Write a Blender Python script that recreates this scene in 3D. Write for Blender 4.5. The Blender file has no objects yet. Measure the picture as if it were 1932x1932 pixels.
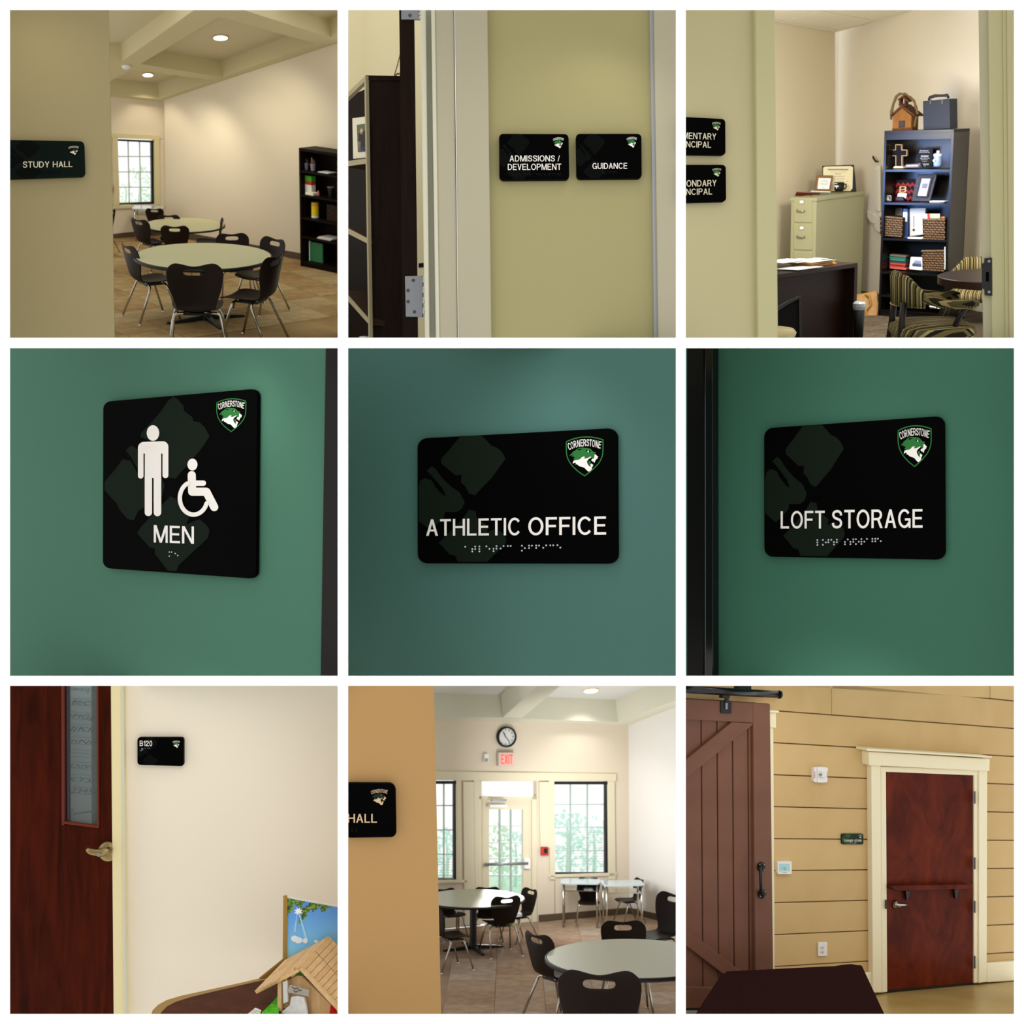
import bpy, bmesh, math, random
from mathutils import Vector as V, Matrix

random.seed(7)
C = bpy.context.scene.collection
S = bpy.context.scene

# ---------------------------------------------------------------- camera, world, exposure
CAM = V((0.0, 0.0, 8.0))
F = 1932 * 50 / 36.0            # 50 mm lens on a 36 mm sensor, in pixels of the 1932 frame
cam_d = bpy.data.cameras.new('camera')
cam_d.lens = 50
cam_d.sensor_width = 36
cam_d.clip_end = 200
cam_d.dof.use_dof = True
cam_d.dof.focus_distance = 11.3
cam_d.dof.aperture_fstop = 2.0
cam = bpy.data.objects.new('camera', cam_d)
cam.location = CAM
cam.rotation_euler = (math.pi / 2, 0, 0)
C.objects.link(cam)
S.camera = cam

w = bpy.data.worlds.new('world')
S.world = w
w.use_nodes = True
w.node_tree.nodes['Background'].inputs[0].default_value = (1.0, 0.99, 0.97, 1)
w.node_tree.nodes['Background'].inputs[1].default_value = 1.08

S.view_settings.view_transform = 'Standard'
S.view_settings.look = 'None'
S.view_settings.exposure = 0.0
S.view_settings.gamma = 1.0
S.view_settings.use_curve_mapping = False


def lamp(kind, name, loc, target, power, color=(1, 1, 1), size=0.3, spot=90, blend=0.5):
    d = bpy.data.lights.new(name, kind)
    d.energy = power
    d.color = color
    if kind == 'AREA':
        d.shape = 'DISK'
        d.size = size
    elif kind == 'SPOT':
        d.spot_size = math.radians(spot)
        d.spot_blend = blend
        d.shadow_soft_size = size
    else:
        d.shadow_soft_size = size
    o = bpy.data.objects.new(name, d)
    o.location = loc
    o.rotation_euler = (V(target) - V(loc)).to_track_quat('-Z', 'Y').to_euler()
    C.objects.link(o)
    return o


# ---------------------------------------------------------------- pixels, planes
def ray(px, py):
    return V(((px - 966) / F, 1.0, (966 - py) / F))


def at(px, py, Z):
    return CAM + ray(px, py) * Z


class Plane:
    def __init__(s, p, n):
        s.p = V(p)
        s.n = V(n).normalized()
        if s.n.dot(CAM - s.p) < 0:
            s.n = -s.n

    def hit(s, px, py):
        d = ray(px, py)
        return CAM + d * ((s.p - CAM).dot(s.n) / d.dot(s.n))

    def off(s, d):
        q = Plane(s.p + s.n * d, s.n)
        q.n = s.n
        return q


def yaw_plane(px, py, Z, yaw):
    """upright plane through a point; positive yaw brings its right side nearer"""
    a = math.radians(yaw)
    return Plane(at(px, py, Z), (-math.sin(a), -math.cos(a), 0))


def plane3(a, b, c):
    return Plane(a, (V(b) - V(a)).cross(V(c) - V(a)))


class Room:
    """a room's floor with its own right / forward / up directions"""

    def __init__(s, hx, hy, fx, fy, Z, roll=0.0):
        f = ray(hx, hy).normalized()
        r = f.cross(V((0, 0, 1))).normalized()
        u = r.cross(f).normalized()
        q = Matrix.Rotation(math.radians(roll), 3, f)
        s.r, s.f, s.u = q @ r, f, q @ u
        s.p = at(fx, fy, Z)
        s.floor = Plane(s.p, s.u)

    def hit(s, px, py, h=0.0):
        return s.floor.off(h).hit(px, py)

    def basis(s, yaw):
        a = math.radians(yaw)
        f = s.f * math.cos(a) + s.r * math.sin(a)
        r = s.r * math.cos(a) - s.f * math.sin(a)
        return Matrix((r, f, s.u)).transposed()

    def height(s, P, py):
        k = (966 - py) / F
        d = P - CAM
        return (k * d.y - d.z) / (s.u.z - k * s.u.y)


# ---------------------------------------------------------------- materials
def lin(h):
    h = h.lstrip('#')
    o = []
    for i in (0, 2, 4):
        c = int(h[i:i + 2], 16) / 255
        o.append(c / 12.92 if c <= 0.04045 else ((c + 0.055) / 1.055) ** 2.4)
    return (*o, 1)


def mat(name, col, rough=0.6, spec=0.25, metal=0.0, emit=0.0, noise=None, bump=None, wood=None,
        stripes=None, alpha=None):
    m = bpy.data.materials.new(name)
    m.use_nodes = True
    N, L = m.node_tree.nodes, m.node_tree.links
    b = N['Principled BSDF']
    b.inputs['Base Color'].default_value = lin(col)
    b.inputs['Roughness'].default_value = rough
    b.inputs['Specular IOR Level'].default_value = spec
    b.inputs['Metallic'].default_value = metal
    if emit:
        b.inputs['Emission Color'].default_value = lin(col)
        b.inputs['Emission Strength'].default_value = emit
    tc = N.new('ShaderNodeTexCoord')
    if noise:                                   # (scale, second colour)
        t = N.new('ShaderNodeTexNoise')
        t.inputs['Scale'].default_value = noise[0]
        t.inputs['Detail'].default_value = 6
        L.new(tc.outputs['Object'], t.inputs['Vector'])
        r = N.new('ShaderNodeValToRGB')
        r.color_ramp.elements[0].position = 0.35
        r.color_ramp.elements[1].position = 0.65
        r.color_ramp.elements[0].color = lin(col)
        r.color_ramp.elements[1].color = lin(noise[1])
        L.new(t.outputs['Fac'], r.inputs['Fac'])
        L.new(r.outputs['Color'], b.inputs['Base Color'])
    if wood:                                    # (scale xyz, second colour)
        mp = N.new('ShaderNodeMapping')
        mp.inputs['Scale'].default_value = wood[0]
        L.new(tc.outputs['Object'], mp.inputs['Vector'])
        t = N.new('ShaderNodeTexNoise')
        t.inputs['Scale'].default_value = 1.0
        t.inputs['Detail'].default_value = 8
        t.inputs['Roughness'].default_value = 0.65
        t.inputs['Distortion'].default_value = 0.6
        L.new(mp.outputs['Vector'], t.inputs['Vector'])
        r = N.new('ShaderNodeValToRGB')
        r.color_ramp.elements[0].position = 0.3
        r.color_ramp.elements[1].position = 0.7
        r.color_ramp.elements[0].color = lin(col)
        r.color_ramp.elements[1].color = lin(wood[1])
        L.new(t.outputs['Fac'], r.inputs['Fac'])
        L.new(r.outputs['Color'], b.inputs['Base Color'])
    if stripes:                                 # (scale, [colours], axis vector)
        mp = N.new('ShaderNodeVectorMath')
        mp.operation = 'DOT_PRODUCT'
        mp.inputs[1].default_value = stripes[2]
        L.new(tc.outputs['Object'], mp.inputs[0])
        mu = N.new('ShaderNodeMath')
        mu.operation = 'MULTIPLY'
        mu.inputs[1].default_value = stripes[0]
        L.new(mp.outputs['Value'], mu.inputs[0])
        fr = N.new('ShaderNodeMath')
        fr.operation = 'FRACT'
        L.new(mu.outputs[0], fr.inputs[0])
        r = N.new('ShaderNodeValToRGB')
        r.color_ramp.interpolation = 'CONSTANT'
        cols = stripes[1]
        while len(r.color_ramp.elements) < len(cols):
            r.color_ramp.elements.new(0.5)
        for i, (p, c) in enumerate(cols):
            r.color_ramp.elements[i].position = p
            r.color_ramp.elements[i].color = lin(c)
        L.new(fr.outputs[0], r.inputs['Fac'])
        L.new(r.outputs['Color'], b.inputs['Base Color'])
    if bump:                                    # (scale, strength)
        t = N.new('ShaderNodeTexNoise')
        t.inputs['Scale'].default_value = bump[0]
        t.inputs['Detail'].default_value = 3
        L.new(tc.outputs['Object'], t.inputs['Vector'])
        bp = N.new('ShaderNodeBump')
        bp.inputs['Strength'].default_value = bump[1]
        bp.inputs['Distance'].default_value = 0.01
        L.new(t.outputs['Fac'], bp.inputs['Height'])
        L.new(bp.outputs['Normal'], b.inputs['Normal'])
    if alpha is not None:                       # clear pane: mostly see-through, a little gloss
        tr = N.new('ShaderNodeBsdfTransparent')
        tr.inputs[0].default_value = lin(col)
        mx = N.new('ShaderNodeMixShader')
        mx.inputs[0].default_value = alpha
        L.new(tr.outputs[0], mx.inputs[1])
        L.new(b.outputs[0], mx.inputs[2])
        L.new(mx.outputs[0], N['Material Output'].inputs[0])
    return m


# ---------------------------------------------------------------- meshes and things
ORG = {}


def tag(o, label=None, cat=None, group=None, kind=None):
    if label:
        o['label'] = label
    if cat:
        o['category'] = cat
    if group:
        o['group'] = group
    if kind:
        o['kind'] = kind
    return o


def thing(name, label, cat, loc=(0, 0, 0), group=None, kind=None):
    o = bpy.data.objects.new(name, None)
    o.empty_display_size = 0.05
    o.location = loc
    C.objects.link(o)
    ORG[o.name] = V(loc)
    return tag(o, label, cat, group, kind)


class MB:
    def __init__(s):
        s.v, s.f = [], []

    def add(s, vs, fs):
        k = len(s.v)
        s.v += [V(a) for a in vs]
        s.f += [tuple(i + k for i in a) for a in fs]
        return s

    def prism(s, pts, off):
        n = len(pts)
        off = V(off)
        vs = list(pts) + [V(p) + off for p in pts]
        fs = [tuple(range(n)), tuple(range(2 * n - 1, n - 1, -1))]
        fs += [(i, i + n, (i + 1) % n + n, (i + 1) % n) for i in range(n)]
        return s.add(vs, fs)

    def loft(s, a, b):
        """solid between two outlines with equally many points"""
        n = len(a)
        fs = [tuple(range(n)), tuple(range(2 * n - 1, n - 1, -1))]
        fs += [(i, i + n, (i + 1) % n + n, (i + 1) % n) for i in range(n)]
        return s.add(list(a) + list(b), fs)

    def vec_box(s, o, a, b, c):
        o, a, b, c = V(o), V(a), V(b), V(c)
        return s.prism([o, o + a, o + a + b, o + b], c)

    def box(s, x0, x1, y0, y1, z0, z1):
        return s.vec_box((x0, y0, z0), (x1 - x0, 0, 0), (0, y1 - y0, 0), (0, 0, z1 - z0))

    def tube(s, path, r, seg=8, flat=1.0, cap=True):
        path = [V(p) for p in path]
        n = len(path)
        rs = r if isinstance(r, (list, tuple)) else [r] * n
        rings = []
        side = None
        for i, p in enumerate(path):
            t = (path[min(i + 1, n - 1)] - path[max(i - 1, 0)]).normalized()
            if side is None:
                side = t.orthogonal().normalized()
            side = (side - t * side.dot(t)).normalized()
            o = t.cross(side)
            rings.append([p + (side * math.cos(2 * math.pi * k / seg) + o * flat * math.sin(2 * math.pi * k / seg)) * rs[i]
                          for k in range(seg)])
        vs = [q for g in rings for q in g]
        fs = [(i * seg + k, i * seg + (k + 1) % seg, (i + 1) * seg + (k + 1) % seg, (i + 1) * seg + k)
              for i in range(n - 1) for k in range(seg)]
        if cap:
            fs += [tuple(range(seg - 1, -1, -1)), tuple((n - 1) * seg + k for k in range(seg))]
        return s.add(vs, fs)

    def lathe(s, c, axis, prof, seg=24):
        """prof: list of (radius, height along axis)"""
        c, ax = V(c), V(axis).normalized()
        a = ax.orthogonal().normalized()
        b = ax.cross(a)
        vs, fs = [], []
        for r, h in prof:
            vs += [c + ax * h + (a * math.cos(2 * math.pi * k / seg) + b * math.sin(2 * math.pi * k / seg)) * r
                   for k in range(seg)]
        n = len(prof)
        fs = [(i * seg + k, i * seg + (k + 1) % seg, (i + 1) * seg + (k + 1) % seg, (i + 1) * seg + k)
              for i in range(n - 1) for k in range(seg)]
        fs += [tuple(range(seg - 1, -1, -1)), tuple((n - 1) * seg + k for k in range(seg))]
        return s.add(vs, fs)

    def build(s, name, m, parent=None, smooth=False, bevel=0.0, subsurf=0, solid=0.0, flip=True):
        lo = V([min(p[i] for p in s.v) for i in range(3)])
        hi = V([max(p[i] for p in s.v) for i in range(3)])
        c = (lo + hi) / 2
        me = bpy.data.meshes.new(name)
        me.from_pydata([p - c for p in s.v], [], s.f)
        bm = bmesh.new()
        bm.from_mesh(me)
        big = [f for f in bm.faces if len(f.verts) > 4]
        if flip:
            bmesh.ops.recalc_face_normals(bm, faces=bm.faces)
        if big:
            bmesh.ops.triangulate(bm, faces=big)
        if smooth:
            for f in bm.faces:
                f.smooth = True
        bm.to_mesh(me)
        bm.free()
        me.materials.append(m)
        o = bpy.data.objects.new(name, me)
        C.objects.link(o)
        ORG[o.name] = c
        o.location = c
        if parent is not None:
            o.parent = parent
            o.location = c - ORG[parent.name]
        if solid:
            md = o.modifiers.new('solid', 'SOLIDIFY')
            md.thickness = solid
            md.offset = 0
        if bevel:
            md = o.modifiers.new('bevel', 'BEVEL')
            md.width = bevel
            md.segments = 2
            md.limit_method = 'ANGLE'
        if subsurf:
            md = o.modifiers.new('sub', 'SUBSURF')
            md.levels = md.render_levels = subsurf
        if smooth and not subsurf:
            for e in me.edges:
                pass
        return o


def copy_tree(o, parent=None):
    c = o.copy()
    C.objects.link(c)
    if parent is not None:
        c.parent = parent
    for ch in list(o.children):
        copy_tree(ch, c)
    return c


def quad_map(q, x, y):
    """unit square (y up) into a pixel quad TL, TR, BR, BL"""
    t = [q[0][i] + (q[1][i] - q[0][i]) * x for i in (0, 1)]
    b = [q[3][i] + (q[2][i] - q[3][i]) * x for i in (0, 1)]
    return tuple(b[i] + (t[i] - b[i]) * y for i in (0, 1))


def rect(x0, y0, x1, y1):
    return [(x0, y0), (x1, y0), (x1, y1), (x0, y1)]


def rounded(q, r, n=6):
    out = []
    for i in range(4):
        c, a, b = V(q[i]), V(q[i - 1]), V(q[(i + 1) % 4])
        e1, e2 = (a - c).normalized(), (b - c).normalized()
        for k in range(n + 1):
            t = math.pi / 2 * k / n
            out.append(tuple(c + e1 * r * (1 - math.sin(t)) + e2 * r * (1 - math.cos(t))))
    return out


def slab(name, pix, plane, thick, m, parent=None, bevel=0.0, **k):
    """outline on a plane, with real thickness behind it"""
    pts = [plane.hit(*p) for p in pix]
    return MB().prism(pts, -plane.n * thick).build(name, m, parent, bevel=bevel, **k)


def multi_slab(name, pixs, plane, thick, m, parent=None, bevel=0.0):
    b = MB()
    for pix in pixs:
        b.prism([plane.hit(*p) for p in pix], -plane.n * thick)
    return b.build(name, m, parent, bevel=bevel)


def flat(name, polys, plane, m, parent=None):
    """flat print lying on a face"""
    b = MB()
    for i, pix in enumerate(polys):
        pl = plane.off(i * 0.00012)
        b.add([pl.hit(*p) for p in pix], [tuple(range(len(pix)))])
    return b.build(name, m, parent, flip=False)


def stroke(path, wd, n=8, closed=False):
    """thick polyline as pixel polygons"""
    out = []
    pts = [V(p) for p in path]
    if closed:
        pts.append(pts[0])
    for a, b in zip(pts, pts[1:]):
        d = b - a
        if d.length < 1e-6:
            continue
        o = V((-d.y, d.x)).normalized() * wd / 2
        out.append([tuple(a + o), tuple(b + o), tuple(b - o), tuple(a - o)])
    for p in pts:
        out.append([(p.x + wd / 2 * math.cos(2 * math.pi * k / n), p.y + wd / 2 * math.sin(2 * math.pi * k / n)) for k in range(n)])
    return out


def ellipse(cx, cy, rx, ry, n=20, a0=0, a1=360):
    return [(cx + rx * math.cos(math.radians(a0 + (a1 - a0) * k / n)), cy + ry * math.sin(math.radians(a0 + (a1 - a0) * k / n)))
            for k in range(n if a1 - a0 == 360 else n + 1)]


TXT = {}


def ring(cx, cy, rx, ry, w, a0, a1, n=14):
    """band along an ellipse as one outline (angles from +x towards +y)"""
    o = [(cx + rx * math.cos(math.radians(a0 + (a1 - a0) * k / n)), cy + ry * math.sin(math.radians(a0 + (a1 - a0) * k / n))) for k in range(n + 1)]
    i = [(cx + (rx - w) * math.cos(math.radians(a0 + (a1 - a0) * k / n)), cy + (ry - w) * math.sin(math.radians(a0 + (a1 - a0) * k / n))) for k in range(n + 1)]
    return o + i[::-1]


def strip(pts, w, n=4):
    """smooth band along points as one outline"""
    P = [V(p) for p in pts]
    c = []
    for i in range(len(P) - 1):
        p0, p1, p2, p3 = P[max(i - 1, 0)], P[i], P[i + 1], P[min(i + 2, len(P) - 1)]
        for k in range(n):
            t = k / n
            c.append(0.5 * (2 * p1 + (p2 - p0) * t + (2 * p0 - 5 * p1 + 4 * p2 - p3) * t * t + (3 * p1 - p0 - 3 * p2 + p3) * t ** 3))
    c.append(P[-1])
    l, r = [], []
    for i, q in enumerate(c):
        d = (c[min(i + 1, len(c) - 1)] - c[max(i - 1, 0)]).normalized()
        o = V((-d.y, d.x)) * w / 2
        l.append(tuple(q + o))
        r.append(tuple(q - o))
    return l + r[::-1]


def rc(a, b, c, d):
    return [(a, b), (c, b), (c, d), (a, d)]


def mir(poly, wd):
    return [(wd - x, y) for x, y in poly][::-1]


_A = [(0, 0), (.15, 0), (.425, 1), (.285, 1)]
_V = [(0, 1), (.15, 1), (.405, 0), (.27, 0)]
_M = [(0, 1), (.17, 1), (.49, 0), (.355, 0)]
_Y = [(0, 1), (.16, 1), (.405, .4), (.27, .4)]
_bowl = [rc(0, 0, .14, 1), rc(.14, .87, .38, 1), rc(.14, .42, .38, .55), ring(.38, .71, .27, .29, .135, -90, 90)]
GLYPH = {
    'A': (.71, [_A, mir(_A, .71), rc(.16, .27, .55, .39)]),
    'B': (.66, [rc(0, 0, .14, 1), rc(.14, .88, .36, 1), rc(.14, .455, .38, .575), rc(.14, 0, .38, .125),
                ring(.36, .735, .26, .265, .125, -90, 90), ring(.38, .285, .28, .285, .125, -90, 90)]),
    'C': (.74, [ring(.385, .5, .385, .51, .135, 38, 322, 26)]),
    'D': (.70, [rc(0, 0, .14, 1), rc(.14, .87, .3, 1), rc(.14, 0, .3, .13), ring(.3, .5, .4, .5, .135, -90, 90, 18)]),
    'E': (.62, [rc(0, 0, .14, 1), rc(.14, 0, .62, .13), rc(.14, .45, .57, .575), rc(.14, .87, .61, 1)]),
    'F': (.58, [rc(0, 0, .14, 1), rc(.14, .44, .53, .565), rc(.14, .87, .58, 1)]),
    'G': (.76, [ring(.385, .5, .385, .51, .135, 38, 330, 26), rc(.42, .39, .76, .515), rc(.64, 0, .76, .39)]),
    'H': (.72, [rc(0, 0, .14, 1), rc(.58, 0, .72, 1), rc(.14, .45, .58, .58)]),
    'I': (.14, [rc(0, 0, .14, 1)]),
    'L': (.56, [rc(0, 0, .14, 1), rc(.14, 0, .56, .13)]),
    'M': (.84, [rc(0, 0, .13, 1), rc(.71, 0, .84, 1), _M, mir(_M, .84)]),
    'N': (.72, [rc(0, 0, .14, 1), rc(.58, 0, .72, 1), [(0, 1), (.16, 1), (.72, 0), (.56, 0)]]),
    'O': (.79, [ring(.395, .5, .395, .51, .135, 0, 180, 18), ring(.395, .5, .395, .51, .135, 180, 360, 18)]),
    'P': (.65, _bowl),
    'R': (.69, _bowl + [[(.34, .46), (.49, .46), (.69, 0), (.53, 0)]]),
    'S': (.64, [strip([(.565, .7), (.52, .86), (.33, .935), (.14, .87), (.09, .73), (.17, .59), (.33, .52), (.5, .44),
                       (.565, .29), (.5, .13), (.31, .065), (.12, .13), (.065, .3)], .135)]),
    'T': (.64, [rc(0, .87, .64, 1), rc(.25, 0, .39, .87)]),
    'U': (.71, [rc(0, .36, .14, 1), rc(.57, .36, .71, 1), ring(.355, .36, .355, .37, .14, 180, 360, 16)]),
    'V': (.675, [_V, mir(_V, .675)]),
    'X': (.66, [[(0, 1), (.17, 1), (.66, 0), (.49, 0)], [(0, 0), (.17, 0), (.66, 1), (.49, 1)]]),
    'Y': (.675, [_Y, mir(_Y, .675), rc(.2675, 0, .4075, .44)]),
    '0': (.56, [ring(.28, .5, .28, .51, .13, 0, 180, 14), ring(.28, .5, .28, .51, .13, 180, 360, 14)]),
    '1': (.33, [rc(.2, 0, .33, 1), [(0, .68), (.2, .72), (.2, .9), (.14, .82), (0, .8)]]),
    '2': (.58, [strip([(.065, .66), (.11, .84), (.29, .935), (.47, .85), (.49, .66), (.33, .44), (.12, .24), (.07, .1)], .13), rc(0, 0, .58, .13)]),
    '/': (.34, [[(0, 0), (.1, 0), (.34, 1), (.24, 1)]]),
}


def text_shape(s, weight=0.0, spacing=1.0):
    key = (s, weight, spacing)
    if key not in TXT:
        x, out = 0.0, []
        for ch in s:
            if ch == ' ':
                x += 0.3
                continue
            wd, polys = GLYPH[ch]
            out += [[(x + a, b) for a, b in g] for g in polys]
            x += wd + 0.12 * spacing
        xs = [p[0] for g in out for p in g]
        x0, x1 = min(xs), max(xs)
        TXT[key] = [[((a - x0) / (x1 - x0), b) for a, b in g] for g in out]
    return TXT[key]


def hand_shape(s):
    """sloping script from the built-in font"""
    key = ('hand', s)
    if key not in TXT:
        cu = bpy.data.curves.new('script', 'FONT')
        cu.body = s
        cu.resolution_u = 2
        cu.shear = 0.35
        cu.offset = -0.012
        o = bpy.data.objects.new('script', cu)
        C.objects.link(o)
        bpy.context.view_layer.update()
        dg = bpy.context.evaluated_depsgraph_get()
        me = o.evaluated_get(dg).to_mesh()
        vs = [(p.co.x, p.co.y) for p in me.vertices]
        fs = [tuple(p.vertices) for p in me.polygons]
        o.evaluated_get(dg).to_mesh_clear()
        bpy.data.objects.remove(o)
        bpy.data.curves.remove(cu)
        x0, x1 = min(p[0] for p in vs), max(p[0] for p in vs)
        TXT[key] = ([((x - x0) / (x1 - x0), y / 0.7) for x, y in vs], fs)
    return TXT[key]


def text_on(b, s, q, plane, weight=0.0, slant=0.0, spacing=1.0):
    for i, g in enumerate(text_shape(s, weight, spacing)):
        pl = plane.off(i * 0.00012)
        b.add([pl.hit(*quad_map(q, x + slant * (y - 0.5), y)) for x, y in g], [tuple(range(len(g)))])


def lettering(name, items, plane, m, parent, weight=0.0, slant=0.0):
    for s, q in items:
        b = MB()
        text_on(b, s, q if isinstance(q, list) else rect(*q), plane, weight, slant)
        b.build(name, m, parent, flip=False)


# ---------------------------------------------------------------- shared materials
M = {
    'lattice': mat('white_paint', 'fbfbfb', 0.8, 0.1),
    'sign_black': mat('sign_black', '050505', 0.4, 0.01),
    'sign_green': mat('sign_dark_green', '0f1813', 0.4, 0.02),
    'sign_leaf': mat('sign_leaf_green', '1f3320', 0.3, 0.1),
    'sign_leaf_b': mat('sign_leaf_light', '34532f', 0.3, 0.1),
    'camo': mat('sign_pattern', '161f17', 0.4, 0.02),
    'camo_dim': mat('sign_pattern_dim', '0b0e0c', 0.4, 0.02),
    'print_white': mat('print_white', 'f2ece6', 0.6, 0.1),
    'print_cream': mat('print_cream', 'd8cfb4', 0.6, 0.1),
    'print_tan': mat('print_tan', 'd6b994', 0.6, 0.1),
    'print_green': mat('print_green', '2c7236', 0.6, 0.1),
    'print_dim_green': mat('print_dim_green', '1e2a20', 0.6, 0.1),
    'braille_dim': mat('braille_dim', '2a2c2a', 0.4, 0.2),
    'braille': mat('braille_clear', 'c9ced6', 0.25, 0.5),
    'plate_edge': mat('plate_edge', '2a2422', 0.4, 0.3),
    'green_wall_a': mat('green_wall_paint', '46745f', 0.7, 0.2, bump=(70, 0.25)),
    'green_wall_b': mat('green_wall_paint_cool', '486f66', 0.7, 0.2, bump=(70, 0.25)),
    'green_wall_c': mat('green_wall_paint_deep', '3b6b57', 0.7, 0.2, bump=(70, 0.25)),
    'black_frame': mat('black_door_frame', '12100f', 0.4, 0.2),
    'black_gloss': mat('black_gloss', '0a0a0c', 0.15, 0.5),
    'chrome': mat('chrome', 'b8b4aa', 0.18, 0.5, 1.0),
    'steel': mat('brushed_steel', '8f9196', 0.4, 0.5, 0.7),
    'black_metal': mat('black_metal', '0f0f10', 0.4, 0.4),
    'black_plastic': mat('black_plastic', '111110', 0.5, 0.3),
    'glass': mat('window_glass', 'ffffff', 0.05, 0.3, alpha=0.03),
    'white_plastic': mat('white_plastic', 'e8e6e2', 0.4, 0.3),
    'paper': mat('paper', 'f2f0ea', 0.7, 0.1),
    'red': mat('red_plastic', 'b8322a', 0.5, 0.3),
    'lit': mat('lamp_lens', 'fff8ea', 0.5, 0.0, emit=4.0),
}

# ---------------------------------------------------------------- white dividing wall with nine openings
EDGE = [(19, 637), (657, 1275), (1294, 1913)]
wl = thing('wall_front', 'white lattice wall with nine square openings', 'wall', at(966, 966, 10.0), kind='structure')


def bar(x0, y0, x1, y1):
    z0, z1, k = 10.0, 10.14, 2.0
    a = [at(*p, z0) for p in rect(x0, y0, x1, y1)]
    b = [at(*p, z1) for p in rect(x0 + k, y0 + k, x1 - k, y1 - k)]
    MB().loft(a, b).build('mullion', M['lattice'], wl)


for x0, x1 in ((-420, 19), (637, 657), (1275, 1294), (1913, 2352)):
    bar(x0, -420, x1, 2352)
for y0, y1 in ((-420, 19), (637, 657), (1275, 1294), (1913, 2352)):
    for x0, x1 in EDGE:
        bar(x0, y0, x1, y1)

# ---------------------------------------------------------------- room signs
LOGO = {
    'shield': [(228, 415), (400, 335), (600, 275), (800, 240), (1000, 232), (1200, 245), (1400, 282), (1610, 345),
               (1612, 600), (1610, 800), (1590, 960), (1530, 1120), (1440, 1270), (1300, 1420), (1150, 1560), (1000, 1680),
               (920, 1745), (840, 1690), (680, 1580), (520, 1430), (400, 1290), (300, 1120), (245, 960), (225, 800), (226, 600)],
    'head': [(340, 970), (370, 920), (430, 870), (470, 810), (520, 780), (560, 760), (620, 700), (680, 675), (760, 655),
             (850, 645), (960, 660), (1060, 670), (1130, 695), (1180, 740), (1240, 810), (1320, 820), (1350, 855),
             (1290, 875), (1285, 930), (1285, 1050), (1210, 1055), (1150, 990), (1060, 1040), (960, 1075), (860, 1060),
             (940, 1020), (870, 995), (820, 1010), (770, 1060), (720, 1100), (650, 1125), (580, 1120), (480, 1105),
             (550, 1020), (460, 990), (410, 970), (540, 925), (420, 940)],
    'ear': [(640, 735), (700, 700), (860, 690), (760, 725), (700, 755)],
    'eye': [(940, 760), (1020, 745), (1100, 755), (1140, 805), (1090, 828), (1010, 800)],
    'jaw': [(470, 1270), (475, 1200), (510, 1150), (580, 1128), (680, 1120), (750, 1085), (820, 1012), (880, 992),
            (940, 1015), (870, 1058), (960, 1072), (1050, 1042), (1150, 992), (1170, 1020), (1060, 1100), (1005, 1180),
            (1020, 1260), (1070, 1340), (1130, 1390), (1165, 1365), (1120, 1330), (1160, 1270), (1190, 1262), (1192, 1310),
            (1240, 1295), (1230, 1350), (1195, 1420), (1185, 1490), (1140, 1550), (1060, 1580), (990, 1520), (910, 1430),
            (820, 1395), (720, 1370), (650, 1310), (600, 1290), (570, 1300), (590, 1240), (540, 1230)],
    'muzzle': [(1290, 915), (1330, 905), (1390, 975), (1430, 990), (1390, 1090), (1350, 1100), (1320, 1150), (1310, 1210),
               (1275, 1240), (1265, 1180), (1220, 1200), (1200, 1150), (1160, 1160), (1190, 1090), (1280, 1060)],
    'tongue': [(1080, 1160), (1130, 1170), (1150, 1220), (1120, 1300), (1090, 1320), (1045, 1230)],
}
ARC = [(335, 597, -11), (440, 553, -9), (557, 513, -7), (685, 482, -5), (808, 462, -3), (918, 453, -1), (1035, 453, 2),
       (1142, 464, 4), (1252, 482, 6), (1372, 508, 8), (1490, 542, 10)]
PATTERN = [
    [(470, 150), (650, 145), (700, 190), (740, 235), (800, 260), (840, 300), (868, 355), (740, 530), (595, 680), (540, 660),
     (510, 600), (470, 560), (480, 500), (420, 500), (380, 465), (330, 420), (300, 400), (295, 355), (370, 270)],
    [(165, 460), (210, 420), (245, 440), (300, 520), (380, 600), (460, 655), (505, 740), (480, 800), (430, 830), (330, 830),
     (320, 880), (200, 990), (95, 910), (95, 600), (110, 550), (150, 525), (210, 545), (240, 600), (300, 670), (340, 690),
     (310, 620), (260, 560), (190, 480)],
    [(270, 1105), (340, 1040), (480, 900), (540, 810), (600, 820), (610, 880), (720, 960), (700, 1010), (780, 980),
     (860, 1030), (875, 1080), (860, 1120), (700, 1275), (440, 1275), (420, 1220), (370, 1210), (300, 1130)],
]
PLATE = [(85, 170), (1850, 85), (1855, 1290), (88, 1288)]


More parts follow.
